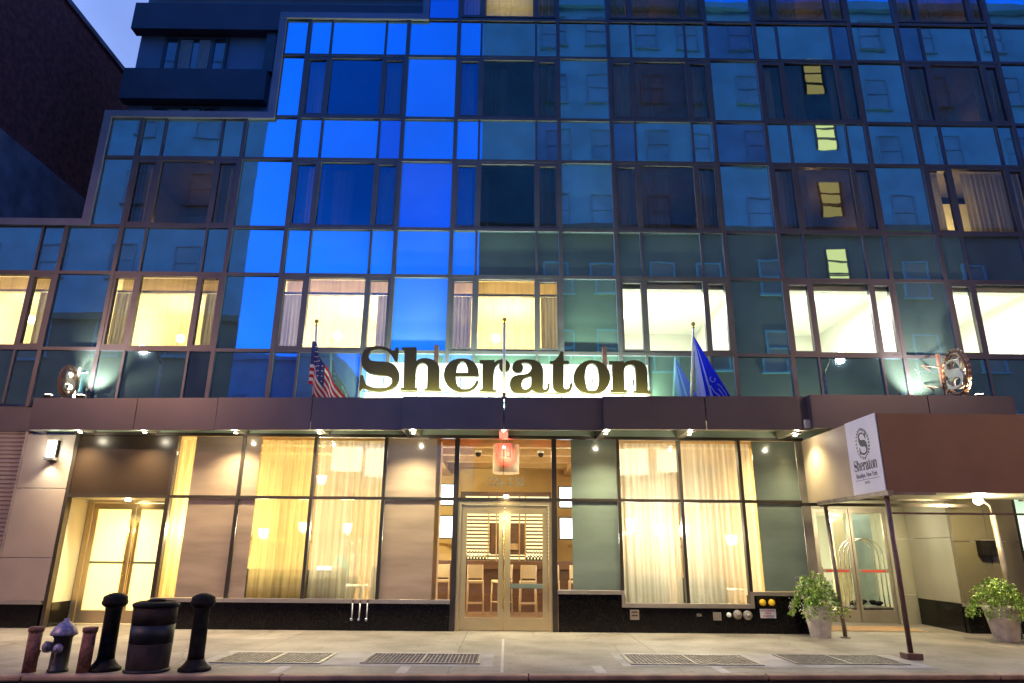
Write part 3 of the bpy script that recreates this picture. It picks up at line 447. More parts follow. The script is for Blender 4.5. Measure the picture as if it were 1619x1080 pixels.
def window(k, z0, kind):
    xa, xb = MX[k] + .046, MX[k + 1] - .046; h = 1.81; za, zt = z0 + .036, z0 + h - .03
    b = MB(); e = [MX[k] + .10, MX[k] + .52, MX[k] + .655, MX[k] + 1.93, MX[k] + 2.05, MX[k + 1] - .10]
    b.box(xa, e[0], -.048, .06, za, zt); b.box(e[1], e[2], -.050, .06, za, zt); b.box(e[3], e[4], -.050, .06, za, zt); b.box(e[5], xb, -.048, .06, za, zt)
    for p, q, tp, bt in ((e[0], e[1], .10, .07), (e[2], e[3], .045, .045), (e[4], e[5], .10, .07)):
        b.box(p, q, -.046, .06, za, za + bt); b.box(p, q, -.046, .06, zt - tp, zt)
    wn = b.build('window', M['frame'], hotel)
    b = MB()
    for p, q in ((e[0], e[1]), (e[2], e[3]), (e[4], e[5])): b.quad((p, 0, za + .04), (q, 0, za + .04), (q, 0, zt - .04), (p, 0, zt - .04))
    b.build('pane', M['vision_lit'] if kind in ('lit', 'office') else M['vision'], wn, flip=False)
    cx = (xa + xb) / 2; rx0, rx1 = xa - .02, xb + .02
    if kind in ('lit', 'lit2'):
        room(rx0 - .3, rx1 + .3, z0 - .25, z0 + 1.86, 4.0, M['cream'], M['ceil'])
        zt2 = z0 + 1.42
        MB().box(rx0, rx1, .20, .32, zt2, zt2 + .05).build('curtain_track', M['white'], wn)
        MB().box(rx0, rx1, .36, .38, zt2 + .10, z0 + 1.84).build('valance', M['valance'], wn)  # added screen, stands in for the dimmer band of ceiling above the track
        wavy(rx0 + .40, rx1 - .40, z0 - .15, zt2, .30, M['sheer_room'], wn, 'sheer_curtain', .025, .13)
        wavy(rx0 - .02, rx0 + .46, z0 - .15, zt2 - .01, .22, M['drape'], wn, 'curtain', .03, .085)
        wavy(rx1 - .42 if k != 2 else rx1 - .32, rx1 + .02, z0 - .15, zt2 - .01, .22, M['drape'], wn, 'curtain', .03, .085)
        px_ = cx + R.uniform(-.7, .5); MB().ball((px_, 1.5, z0 + R.uniform(.7, 1.2)), .10, 12).build('room_lamp', M['lampglow'], wn)
        MB().box(cx + R.uniform(-.9, .2), cx + R.uniform(.35, .8), 4.02, 4.08, z0 + .3, z0 + 1.3).build('picture', M['amber'], wn)
        lamp('POINT', (cx + R.uniform(-.5, .3), 2.2, z0 + 1.0), {-2: 100, 0: 92, 2: 150, 4: 128}.get(k, 110), CREAM, .12)
        lamp('POINT', (cx - .4, 1.4, z0 + .4), 30, CREAM, .10)
    elif kind == 'office':
        room(rx0 - .6, rx1 + .6, z0 - .25, z0 + 2.10, 5.0, M['office'], M['office'])
        MB().box(rx0 - .5, rx1 + .5, .12, .34, z0 + 1.60, z0 + 1.84).build('bulkhead', M['office'], wn)
        c = MB(); c.lathe([(.30, -.03), (.32, 0), (.30, .0)], (cx + .3, 1.7, z0 + 2.05), 20); c.lathe([(.30, -.03), (.32, 0), (.30, .0)], (cx - .6, 3.2, z0 + 2.05), 20)
        c.build('ceiling_light', emit('office_light', (.95, 1, .85), 2.2) if 'ofl' not in M else M['ofl'], wn)
        lamp('AREA', (cx, 1.9, z0 + 1.98), 150, (1, 1, .92), 1.6, (cx, 1.9, 0), sy=2.4)
    elif kind in ('dark', 'part', 'shade'):
        if kind == 'dark' and k != 2 and R.random() < .8: lamp('POINT', (cx + R.uniform(-.8, .8), 1.8, z0 + .9), R.uniform(5, 13), (1, .66, .34), .12)  # dim fill added so the drapes in unlit rooms show
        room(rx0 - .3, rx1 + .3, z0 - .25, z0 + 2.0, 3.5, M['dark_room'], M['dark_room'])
        a, bq = rx0 + R.uniform(.35, .6), rx1 - R.uniform(.35, .7)
        if kind == 'part':
            wavy(rx0, rx0 + .42, z0 - .1, z0 + 1.75, .2, M['drape_dark'], wn, 'curtain', .03, .09)
            wavy(rx0 + .98, rx1, z0 - .1, z0 + 1.75, .2, M['drape_dark'], wn, 'curtain', .035, .12)
            MB().box(rx0 + .1, rx1 - .1, 1.6, 1.62, z0 - .1, z0 + 1.7).build('inner_wall', M['cream'], wn)
            lamp('POINT', (rx0 + .8, 1.0, z0 + .8), 42, (1, .80, .38), .1)
        elif kind == 'shade':
            wavy(e[2] + .02, e[3] - .02, z0 - .1, z0 + 1.75, .2, cloth('lit_shade', (.95, .82, .55), 0, .6), wn, 'curtain', .006, .1)
            wavy(rx0, e[1], z0 - .1, z0 + 1.75, .2, M['drape_dark'], wn, 'curtain', .03, .09); wavy(e[4], rx1, z0 - .1, z0 + 1.75, .2, M['drape_dark'], wn, 'curtain', .03, .09)
            lamp('POINT', (cx, 1.0, z0 + .8), 16, (1, .84, .5), .15)
        else:
            wavy(rx0, a, z0 - .1, z0 + 1.75, .2, M['drape_dark'], wn, 'curtain', .03, .09)
            wavy(bq, rx1, z0 - .1, z0 + 1.75, .2, M['drape_dark'], wn, 'curtain', .03, .09)
            if R.random() < .75: wavy(a + .02, a + R.uniform(.4, .9), z0 - .1, z0 + 1.7, .26, M['drape_sheer_dark'], wn, 'curtain', .02, .14)
    return wn
M['drape_sheer_dark'] = cloth('dim_sheer', (.22, .20, .20), .25, .3)
M['valance'] = cloth('valance_cloth', (.80, .70, .56), 0, .55); M['sheer_room'] = cloth('room_sheer', (.95, .88, .66), .34, .6)
M['ofl'] = emit('office_light', (.95, 1, .85), 2.2)
for k in (-2, 0, 2, 4): window(k, 5.695, 'lit')
for k in (6, 8, 10, 12): window(k, 5.695, 'office')
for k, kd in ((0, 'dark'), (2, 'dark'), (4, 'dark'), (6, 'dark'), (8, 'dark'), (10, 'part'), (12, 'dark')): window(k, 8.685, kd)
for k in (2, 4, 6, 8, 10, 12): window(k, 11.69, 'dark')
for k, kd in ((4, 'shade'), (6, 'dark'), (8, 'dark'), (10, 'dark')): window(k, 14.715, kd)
# roofs and walls behind the glass
b = MB(); b.box(-13.9, -9.98, .12, 3.0, 8.0, 8.64); b.box(-9.96, -6.0, .12, 3.0, 11.05, 11.58); b.box(-5.98, -2.34, .12, 3.0, 14.1, 14.6)
b.build('roof', M['navy'], hotel)
MB().box(-13.88, 16.5, .13, .20, 3.86, 4.44).build('floor_edge', M['navy'], hotel)
MB().box(-13.88, 16.5, .10, .18, 5.45, 5.66).build('floor_edge', M['navy'], hotel)

# set back storeys, upper left
def setback():
    t = thing('rear_building', 'dark navy banded storeys set back behind the stepped glass at the upper left', 'building', (-11.8, 3.0, 0))
    w_ = off(t)
    def bx(n, m, x0, x1, y0, y1, z0, z1): 
        a = w_(x0, y0, z0); c = w_(x1, y1, z1); return MB().box(a[0], c[0], a[1], c[1], a[2], c[2]).build(n, m, t)
    bx('wall', M['setpanel'], -11.7, 4, 3.35, 3.6, 8.9, 20)
    bx('band', M['navy'], -11.86, 4, 3.0, 3.349, 16.97, 17.95)
    bx('band', M['navy'], -11.80, -7.45, 3.0, 3.349, 14.42, 15.50)
    bx('band', M['navy'], -11.7, 4, 3.05, 3.349, 18.6, 19.6)
    bx('side_wall', M['navy'], -11.72, -11.5, 3.605, 9, 8.9, 19.9)
    bx('pier', M['frame'], -7.65, -7.35, 3.1, 3.349, 15.51, 16.96)
    for z0, z1 in ((15.52, 16.9), (13.0, 14.36)):
        f = MB()
        a = w_(-10.9, 3.27, z0); c = w_(-8.9, 3.349, z1)
        f.box(a[0], a[0] + .08, a[1], c[1], a[2], c[2]); f.box(c[0] - .08, c[0], a[1], c[1], a[2], c[2]); f.box(a[0] + .08, c[0] - .08, a[1], c[1], c[2] - .08, c[2]); f.box(a[0] + .08, c[0] - .08, a[1], c[1], a[2], a[2] + .06)
        for xx in (.42, 1.5): f.box(a[0] + xx, a[0] + xx + .08, a[1], c[1], a[2] + .06, c[2] - .08)
        wn = f.build('window', M['frame'], t)
        g = MB(); g.box(a[0] + .08, c[0] - .08, c[1] - .035, c[1] - .015, a[2] + .05, c[2] - .07); g.build('pane', M['spandrel_dark'], wn)
        for q in ((.52, .9), (1.1, 1.45)): wavy(a[0] + q[0], a[0] + q[1], a[2] + .07, c[2] - .1, c[1] - .06, M['drape'], wn, 'curtain', .008, .09)
setback()
# neighbour, far left
t = thing('neighbour_building', 'tall dark brick building beyond the left end of the glass hotel', 'building', (-20, 10, 0))
w_ = off(t)
def nb(n, m, x0, x1, y0, y1, z0, z1): 
    a = w_(x0, y0, z0); c = w_(x1, y1, z1); return MB().box(a[0], c[0], a[1], c[1], a[2], c[2]).build(n, m, t)
nb('brick_wall', M['brick'], -30, -14.05, .3, 24, -.1, 17.95); nb('stucco_wall', M['stucco'], -29, -13.95, .1, 9, -.12, 12.45)
nb('roof_edge', M['stucco'], -14.2, -13.98, .4, 24.1, 17.952, 18.12)
# lower street-level piece left: wall band above the roller shutter
MB().box(-13.9, -9.80, .0, .12, 3.86, 4.40).build('lintel_band', M['fascia'], hotel)

# ---------------------------------------------------------------- ground floor
GX = [-7.0, -5.575, -4.06, -2.575, -1.07, .97, 2.32, 3.62, 4.89, 6.19]
ZT = 3.79
for i, x in enumerate(GX):
    z0 = .55 if x < -1.5 else (0 if abs(x) < 1.2 else .55)
    if i in (5, 6): z0 = .0 if i == 5 else .78
    if i == 9: z0 = .78
    w2 = .032 if i not in (9, 5, 4) else .05
    if i == 9: w2 = .085
    MB().box(x - w2, x + w2, -.055, .09, z0, ZT).build('shop_mullion', M['shopframe'] if i != 9 else M['alu'], hotel)
edges = [-9.06] + GX
for xa, xb in zip(edges, edges[1:]):
    MB().box(xa + (.03 if xa > -9 else 0), xb - .033, -.048, .08, 2.505, 2.565).build('shop_transom', M['shopframe'], hotel)
MB().box(-9.2, 6.28, -.05, .08, 3.795, 3.86).build('shop_head', M['shopframe'], hotel)
MB().box(-9.8, 9.9, -.02, .12, 3.862, 4.39).build('lintel', M['soffit_green'], hotel)
# corner door post of the left entrance
MB().box(-9.13, -9.062, -.05, .1, 0, ZT).build('door_post', M['shopframe'], hotel)
MB().box(-7.06, -7.035, -.04, .9, 0, 2.50).build('door_return', M['shopframe'], hotel)
def pane(n, m, x0, x1, z0, z1, y=0.0):
    return MB().box(x0, x1, y, y + .008, z0, z1).build(n, m, hotel)
def row(z0a, z1a, z0b=2.567, z1b=ZT):
    pass
SEG = [(-6.965, -6.60, 'c', .58), (-6.60, -5.61, 'f', .58), (-5.54, -5.22, 'f', .58), (-5.22, -4.095, 'c', .58), (-4.025, -2.61, 'c', .58), (-2.54, -1.50, 'f', .58), (-1.50, -1.12, 'c', .58),
       (1.02, 1.335, 'c', .78), (1.335, 2.285, 'f', .78), (2.355, 3.585, 'c', .55), (3.655, 4.855, 'c', .55), (4.925, 5.18, 'c', .78), (5.18, 6.10, 'f', .78)]
for x0, x1, kd, zb in SEG:
    for z0, z1 in ((zb, 2.504), (2.567, ZT)):
        fm = M['frost'] if x0 < 1 else M['frost_green']
        pane('shop_pane' if kd == 'c' else 'frosted_panel', M['shop_glass'] if kd == 'c' else fm, x0, x1, z0, z1, 0 if kd == 'c' else -.004)
pane('shop_pane', M['shop_glass'], -1.015, .915, 2.567, ZT)
MB().box(-9.06, -7.035, -.01, .05, 2.567, ZT).build('transom_panel', M['brown_panel'], hotel)
# granite base
def base(x0, x1, z1, y0=-.06, y1=.2):
    n = max(1, round((x1 - x0) / 1.25)); w3 = (x1 - x0) / n
    b = MB()
    for i in range(n): b.box(x0 + i * w3 + .002, x0 + (i + 1) * w3 - .002, y0, y1, .0, z1)
    return b.build('granite_base', M['granite'], hotel)
base(-7.03, -1.12, .50); base(1.03, 2.36, .70); base(2.361, 4.86, .46); base(4.861, 6.27, .70); base(-13.9, -9.17, .43)
b = MB(); b.box(-7.03, -1.12, -.085, .1, .502, .575); b.box(1.02, 2.34, -.085, .1, .702, .775); b.box(2.29, 2.345, -.083, .1, .545, .70); b.box(2.29, 4.92, -.085, .1, .465, .543); b.box(4.86, 4.92, -.083, .1, .545, .70); b.box(4.86, 6.27, -.085, .1, .702, .775)
b.build('window_sill', M['alu'], hotel)
MB().box(-13.9, -9.17, -.09, .1, .432, .50).build('window_sill', M['alu'], hotel)
# stone pillar, left
b = MB()
for z0, z1 in ((.502, 1.30), (1.312, 2.67), (2.682, 3.79)): b.box(-10.16, -9.14, -.05, .2, z0, z1, .004)
b.build('stone_pillar', M['stone'], hotel)
# roller shutter
b = MB(); z = .50
while z < 3.84: b.prism([(.06, z), (.03, z + .02), (.03, z + .065), (.06, z + .085)], 0, -13.8, -10.20); z += .087
b.prism([(.058, .5), (.10, .5), (.10, 3.85), (.058, 3.85)], 0, -13.8, -10.2)
b.build('roller_shutter', M['stone'], hotel)
MB().box(-10.20, -10.165, -.06, .1, .5, 3.85).build('shutter_guide', M['alu'], hotel)
# left double door, recessed
def frosted_light_mat():
    m, t_, o = new_mat('lit_frosted_door'); l = t_.nodes.new('ShaderNodeBsdfTranslucent'); l.inputs[0].default_value = (.95, .86, .62, 1); d = t_.nodes.new('ShaderNodeBsdfDiffuse'); d.inputs[0].default_value = (.85, .78, .6, 1)
    mx = t_.nodes.new('ShaderNodeMixShader'); mx.inputs[0].default_value = .7; t_.links.new(d.outputs[0], mx.inputs[1]); t_.links.new(l.outputs[0], mx.inputs[2]); t_.links.new(mx.outputs[0], o.inputs[0]); return m
M['door_glow'] = frosted_light_mat()
def door_leaf(x0, x1, y, z1, gm, fm, st=.10, top=.14, bot=.24, handle=None, bar=None, rails=()):
    b = MB(); b.box(x0, x0 + st, y - .02, y + .03, .02, z1); b.box(x1 - st, x1, y - .02, y + .03, .02, z1); b.box(x0 + st, x1 - st, y - .019, y + .029, z1 - top, z1); b.box(x0 + st, x1 - st, y - .019, y + .029, .02, bot)
    d = b.build('door', fm, hotel)
    MB().box(x0 + st, x1 - st, y, y + .01, bot, z1 - top).build('door_glass', gm, d)
    for r in rails: MB().box(x0 + st, x1 - st, y - .012, y - .002, r, r + .05).build('door_rail', M['frost_green'], d)
    if bar: MB().box(x0 + st, x1 - st, y - .06, y - .035, bar, bar + .09, .008).build('push_bar', M['frost_green'], d)
    if handle is not None:
        h = MB(); h.tube([(handle, y - .09, .42), (handle, y - .09, 2.1)], .016); 
        for zz in (.55, 1.95): h.tube([(handle, y - .09, zz), (handle, y - .01, zz)], .012)
        h.build('door_handle', M['brass'], d)
    return d
door_leaf(-8.93, -8.02, .75, 2.44, M['door_glow'], M['gold'], .10, .13, .27, handle=-8.07, rails=(1.19,))
door_leaf(-8.01, -7.10, .75, 2.44, M['door_glow'], M['gold'], .10, .13, .27, handle=-7.95, rails=(1.19,))
b = MB(); b.box(-9.05, -8.94, .70, .82, 0, 2.49); b.box(-8.939, -7.09, .70, .82, 2.445, 2.49); b.build('door_frame', M['gold'], hotel)
b = MB(); b.box(-9.13, -9.055, .101, .70, .46, 2.50); b.build('recess_wall', M['cream'], hotel)
MB().box(-9.13, -9.057, .101, .70, 0, .455).build('recess_base', M['granite'], hotel)
MB().box(-9.05, -7.06, .09, .83, 2.505, 2.55).build('recess_soffit', M['cream'], hotel)
room(-9.1, -7.0, .005, 2.5, 2.2, M['cream'], M['ceil'], y0=.84, name='vestibule')
lamp('AREA', (-8.05, 2.3, 1.4), 95, CREAM, 1.6, (-8.05, 0, 1.3), sy=2.0)
# centre doors
def centre():
    b = MB(); b.box(-1.015, -.95, -.03, .09, 0, 2.50); b.box(.85, .915, -.03, .09, 0, 2.50); b.box(-.949, .849, -.03, .09, 2.43, 2.50); b.build('door_frame', M['gold'], hotel)
    door_leaf(-.94, -.055, .02, 2.42, M['shop_glass'], M['gold'], .115, .17, .25, handle=None)
    door_leaf(-.045, .84, .02, 2.42, M['shop_glass'], M['gold'], .115, .17, .25, handle=-.065, bar=.80)
centre()
nm = stand(text_mesh('226-228', .25, .006, space=1.10), -.03, -.014, 2.76, .84, 1)
link('house_number', nm, pbr('number_grey', (.10, .09, .07), .5, 0), hotel)

# interior of the restaurant
rest = room(-6.98, 6.15, .004, 4.15, 7.5, M['amber'], M['ceil'], y0=.10, name='restaurant_room')
b = MB()
for y in (1.6, 3.0, 4.4, 5.8): b.box(-6.9, 6.1, y, y + .25, 3.86, 4.148)
b.box(-2.1, -1.75, .15, 7.4, 3.78, 4.146); b.box(1.75, 2.1, .15, 7.4, 3.78, 4.146)
b.build('ceiling_beam', pbr('beam_tan', (.45, .28, .12), .6), hotel)
b = MB(); b.box(-1.72, -1.45, .35, .75, 0.01, 3.8); b.box(1.45, 1.72, .35, .75, 0.01, 3.8); b.build('brick_pier', M['tan'], hotel)
MB().box(-6.95, 6.12, .11, 7.5, .0045, .02).build('wood_floor', pbr('wood_floor', (.20, .11, .05), .35, 0, .3, 3, stretch=(1, 6, 1)), hotel)
# back bar of lit shelves
t = thing('lit_back_bar', 'wall of glowing horizontal shelves seen through the centre doors', 'shelf', (0, 5.6, 0))
MB().box(-1.35, 1.35, 0, .12, .9, 3.15).build('backing', M['wood'], t)
k = 0; z = 1.30
while z < 3.0:
    for x0, x1 in ((-1.2, -.5), (.52, 1.2)) if 1.42 < z < 2.26 else ((-1.2, 1.2),):
        MB().box(x0, x1, -.03, -.002, z, z + .052).build('shelf', M['slat'], t)
    z += .098
for x in (-.53, -.30, .35, .52): MB().box(x - .02, x + .02, -.08, -.04, 1.25, 3.02).build('upright', M['lightwood'], t)
MB().box(-.46, .50, -.06, -.001, 1.42, 2.26).build('screen_panel', M['wood'], t)
MB().box(.02, .32, -.12, -.07, 1.55, 1.72).build('till_box', M['lightwood'], t)
bt = None
for i in range(14):
    x = (-1.12 + i * .085) if i < 7 else (.55 + (i - 7) * .09)
    if bt is None:
        bt = thing('bottle', 'bottle', 'bottle', (x, 5.35, 1.275)); b = MB(); b.lathe([(.0, 0), (.03, 0), (.032, .12), (.012, .17), (.012, .22), (0, .22)], n=10); b.build('glass_body', M['bottle'] if 'bottle' in M else M['chrome'], bt)
        MB().lathe([(0, .22), (.014, .22), (.014, .25), (0, .25)], n=8).build('cap', M['black'], bt); o = bt
    else: o = copy_tree(bt); o.location = (x, 5.35, 1.275)
    o['label'] = 'bottle in the row standing on the bar left of the dark screen' if i < 7 else 'bottle in the row standing on the bar right of the dark screen'
    o['group'] = 'bottles at the left of the bar' if i < 7 else 'bottles at the right of the bar'
t = thing('bar_counter', 'dark topped wooden bar counter behind the stools', 'bar', (0, 4.3, 0))
MB().box(-3.2, 3.2, 0, .55, .021, 1.06).build('counter_front', M['wood'], t); MB().box(-3.3, 3.3, -.15, .6, 1.062, 1.27, .01).build('counter_top', M['wood'], t)
def stool():
    t = thing('bar_stool', 'x', 'stool', (0, 0, .02), group='bar stools along the counter')
    for sx in (-.18, .18):
        for sy in (-.17, .17):
            MB().tube([(sx * 1.12, sy * 1.12, 0), (sx, sy, .76)] + ([(sx * .98, sy * 1.25 - .0, 1.17)] if sy < 0 else []), .019, 6).build('leg', M['tan'], t)
    MB().box(-.2, .2, -.19, .19, .745, .80, .012).build('seat', M['tan'], t)
    MB().box(-.165, .165, -.235, -.205, .86, 1.17, .008).build('backrest', M['tan'], t)
    b = MB()
    for a in ((-.19, -.19, .19, -.17), (-.19, .17, .19, .19), (-.2, -.17, -.18, .17), (.18, -.17, .2, .17)): b.box(a[0], a[2], a[1], a[3], .28, .30)
    b.build('foot_rail', M['tan'], t); return t
st = stool()
for i, (x, y, rz, lb) in enumerate(((-1.62, 3.5, .1, 'woven bar stool seen through the narrow pane left of the centre doors'), (-.76, 3.15, 0, 'woven bar stool seen through the left door leaf with its back to the street'), (-.12, 3.6, .5, 'bar stool half hidden by the meeting stiles of the centre doors'),
                                   (.52, 3.15, .05, 'woven bar stool in the middle of the right door leaf'), (1.12, 3.5, -.1, 'bar stool cut off by the right jamb of the centre doors'), (1.75, 3.5, 0, 'bar stool seen through the narrow pane right of the centre doors'))):
    o = st if i == 0 else copy_tree(st); o.location = (x, y, .021); o.rotation_euler = (0, 0, rz); o['label'] = lb
def tv(x0, x1, z0, z1, lb):
    t = thing('television', lb, 'screen', ((x0 + x1) / 2, 5.0, z0), group='wall televisions beside the bar'); w2, h = (x1 - x0) / 2, z1 - z0
    MB().box(-w2 - .03, w2 + .03, 0, .06, -.03, h + .03, .006).build('casing', M['black'], t); MB().box(-w2, w2, -.006, -.001, 0, h).build('screen', M['tv'], t)
    MB().box(-.05, .05, .06, 2.0, h / 2 - .03, h / 2 + .03).build('wall_arm', M['black'], t)
tv(-2.35, -1.50, 2.74, 3.28, 'upper bright television left of the centre doors'); tv(-2.35, -1.50, 1.86, 2.42, 'lower bright television left of the centre doors')
tv(1.46, 2.3, 2.70, 3.24, 'upper television right of the centre doors showing a red stripe'); tv(1.46, 2.3, 1.86, 2.40, 'lower bright television right of the centre doors')
# pendant shades
def pend(x, y, z, r, h, lb, gl=True, cat='lamp', m='shade'):
    t = thing('pendant_lamp', lb, cat, (x, y, z), group='drum pendant lamps in the restaurant')
    MB().lathe([(r, 0), (r, h)], n=24).build('lamp_shade', M[m], t); MB().tube([(0, 0, h), (0, 0, 4.1 - z)], .01, 6).build('cord', M['black'], t); return t
M['shade_red'] = pbr('drum_fabric', (.9, .75, .62), .8)
M['shade'] = emit('lit_shade_fabric', (1.0, .86, .62), .95)
pend(-.04, 1.2, 3.20, .30, .64, 'wide pale drum lamp hanging behind the red sign over the centre doors', m='shade_red')
pend(-3.9, 2.2, 3.35, .36, .55, 'pale drum lamp behind the left sheer curtains, the left of two'); pend(-3.1, 2.0, 3.2, .30, .62, 'pale drum lamp behind the left sheer curtains, the right of two')
pend(3.0, 2.0, 3.3, .36, .6, 'pale drum lamp behind the right sheer curtains, the left of two'); pend(3.95, 2.4, 3.42, .28, .5, 'pale drum lamp behind the right sheer curtains, the right of two')
M['shadeglow'] = emit('shade_glow', (1.0, .84, .55), 5)
def sconce_in(x, y, z, lb, pw=22):
    t = thing('wall_lamp', lb, 'lamp', (x, y, z), group='glowing wall lamps inside the restaurant')
    q_ = R.uniform(.8, 1.5); MB().lathe([(.07 * q_, 0), (.10 * q_, .26 / q_)], n=14).build('lamp_shade', M['shadeglow'], t); MB().box(-.03, .03, .05, 5.9 - y + 1.6, -.06, .02).build('bracket', M['brass'], t)
    lamp('POINT', (x, y - .22, z + .1), pw * (3.0 if x < 0 else 2.1), (1, .91, .60) if x < 0 else (1, .95, .80), .13)
for a in ((-5.62, 1.9, 1.75, 'bright wall lamp at the left edge of the left sheer curtain', 26), (-5.15, 3.4, 1.95, 'bright wall lamp low behind the left sheer curtain', 30), (-4.85, 3.6, 3.15, 'small wall lamp high behind the left sheer curtain', 8), (-4.15, 3.9, 1.95, 'bright wall lamp behind the standing pair', 60),
          (-3.1, 4.2, 1.9, 'wall lamp right of the standing pair', 60), (2.75, 1.25, 1.95, 'wall lamp at the left behind the right sheer curtains', 26), (3.45, 1.5, 1.9, 'wall lamp in the middle behind the right sheer curtains', 30), (3.98, 1.4, 1.85, 'wall lamp behind the right window mullion', 30), (5.1, 1.6, 1.7, 'wall lamp at the right end of the right sheer curtains', 20), (-1.85, 2.8, 1.7, 'glowing wall lamp below the left televisions', 16), (1.9, 2.8, 1.7, 'glowing wall lamp below the right televisions', 12), (-6.6, 1.2, 1.8, 'wall lamp behind the narrow curtain beside the left double door', 18)): sconce_in(*a)
for x in (-5.0, -2.2, 0, 2.2, 4.5): lamp('AREA', (x, 3.0, 3.85), 100 if abs(x) > 3 else 38, (1, .86, .60), 1.2, (x, 3.0, 0))
lamp('AREA', (0, 1.9, 3.8), 22, WARM, 1.0, (0, 2.4, 0))
# sheer curtains of the shopfront
for x0, x1, zb, m, lb in ((-6.99, -6.56, .6, 'sheer', 'narrow yellow sheer curtain beside the left double door'), (-5.26, -4.07, .6, 'sheer', 'amber sheer curtain in the window with the lower wall lamp'), (-4.05, -2.60, .6, 'sheer_w', 'pale sheer curtain in front of the standing pair'),
                       (2.36, 3.60, .56, 'sheer_w', 'pale sheer curtain just right of the stepped sill'), (3.64, 5.2, .56, 'sheer_w', 'pale sheer curtain beside the green frosted panel')):
    o = wavy(x0, x1, zb - .3, 3.76, .22, M[m], None, 'sheer_curtain', .042, .14, 1.1); tag(o, lb, 'curtain', 'sheer curtains in the shopfront')
# security domes
for x, y, lb in ((-.72, 2.2, 'dark ceiling dome camera left of the red sign'), (.80, 2.2, 'dark ceiling dome camera right of the red sign')):
    t = thing('dome_camera', lb, 'camera', (x, y, 3.70)); MB().lathe([(.0, .16), (.08, .16), (.08, .10)], n=14).build('mount', M['white'], t); MB().lathe([(.07, .10), (.06, .03), (.02, 0), (0, 0)], n=14).build('dome', M['black'], t)
# furniture behind the sheers
def sofa(x, y, wd, h, lb, m='sofa'):
    t = thing('sofa', lb, 'sofa', (x, y, .02)); MB().box(-wd / 2, wd / 2, -.35, -.2, .1, h, .04).build('backrest', M[m], t); MB().box(-wd / 2, wd / 2, -.2, .35, .1, .42, .04).build('seat', M[m], t)
    for q in (-wd / 2 + .06, wd / 2 - .06):
        MB().box(q - .05, q + .05, -.34, .34, 0, .1).build('foot', M['wood'], t)
sofa(-4.95, 1.0, 1.3, 1.1, 'grey green sofa behind the amber sheer curtain'); sofa(-3.85, 1.0, .95, 1.08, 'high backed sofa in front of the standing pair'); sofa(2.85, 1.1, 1.2, 1.05, 'grey sofa behind the left of the right sheer curtains'); sofa(4.15, 1.1, 1.0, .98, 'grey sofa behind the right of the right sheer curtains'); sofa(-2.72, 1.6, .5, 1.15, 'armchair cut off by the mullion right of the standing pair')
def table(x, y, lb):
    t = thing('dining_table', lb, 'table', (x, y, .02)); MB().lathe([(0, .72), (.4, .72), (.4, .75), (0, .75)], n=24).build('table_top', M['linen'], t); MB().lathe([(.2, 0), (.2, .03), (.03, .05), (.03, .72)], n=12).build('leg', M['chrome'], t)
table(-3.95, 2.0, 'round table with a laptop in front of the standing pair'); table(-3.2, 1.4, 'small pale table right of the high backed sofa'); table(4.75, 1.1, 'small table at the right end of the right sheer curtains')
t = thing('laptop', 'open laptop with a glowing lid on the round table', 'laptop', (-4.13, 1.9, .772)); MB().box(-.16, .16, -.11, .11, 0, .015).build('keyboard', M['chrome'], t); MB().box(-.16, .16, -.13, -.115, .012, .38).build('lid', M['tv'], t)
# ---------------------------------------------------------------- canopy
can = MB().box(-9.75, 9.9, -.018, -.001, 3.90, 4.38).build('canopy', M['soffit_green'], hotel)
SEC = [(-9.79, -7.62, .60, .68), (-7.61, -5.93, .69, .78), (-5.92, -3.97, .80, .90), (-3.96, -2.12, .92, .98), (-2.11, -.09, 1.09, 1.12), (-.08, 1.87, 1.12, 1.16), (1.88, 3.86, 1.30, 1.34), (3.87, 5.84, 1.36, 1.42), (5.85, 8.1, 1.60, 1.62), (8.11, 9.75, 1.62, 1.62)]
ZB, ZF = 3.80, 4.46
for x0, x1, d0, d1 in SEC:
    MB().prism([(x0 + .004, -d0), (x1 - .004, -d1), (x1 - .004, -d1 + .03), (x0 + .004, -d0 + .03)], 2, ZB, ZF).build('fascia_panel', M['fascia'], can)
    MB().prism([(x0, -d0 + .031), (x1, -d1 + .031), (x1, -.02), (x0, -.02)], 2, ZF - .05, ZF - .01).build('canopy_top', M['fascia'], can)
    MB().prism([(x0 + .06, -d0 + .031), (x1 - .06, -d1 + .031), (x1 - .06, -.02), (x0 + .06, -.02)], 2, 4.0, 4.03).build('soffit_panel', M['soffit'], can)
    MB().prism([(x0 + .004, -d0 + .031), (x1 - .004, -d1 + .031), (x1 - .004, -d1 + .075), (x0 + .004, -d0 + .075)], 2, ZB + .002, ZB + .05).build('edge_strip', M['soffit'], can)
for x, d in ((-9.79, .60), (-2.11, 1.09), (1.88, 1.30), (5.85, 1.60)):
    MB().box(x - .012, x + .001, -d + .002, -.021, ZB + .001, ZF - .002).build('side_plate', M['fascia'], can)
MB().box(9.751, 9.78, -1.62, -.02, ZB, ZF).build('side_plate', M['fascia'], can)
BE = [(-8.85, .62), (-7.50, .68), (-5.60, .78), (-3.86, .90), (-1.93, 1.05), (-.09, 1.10), (1.97, 1.28), (3.66, 1.32), (5.80, 1.55)]
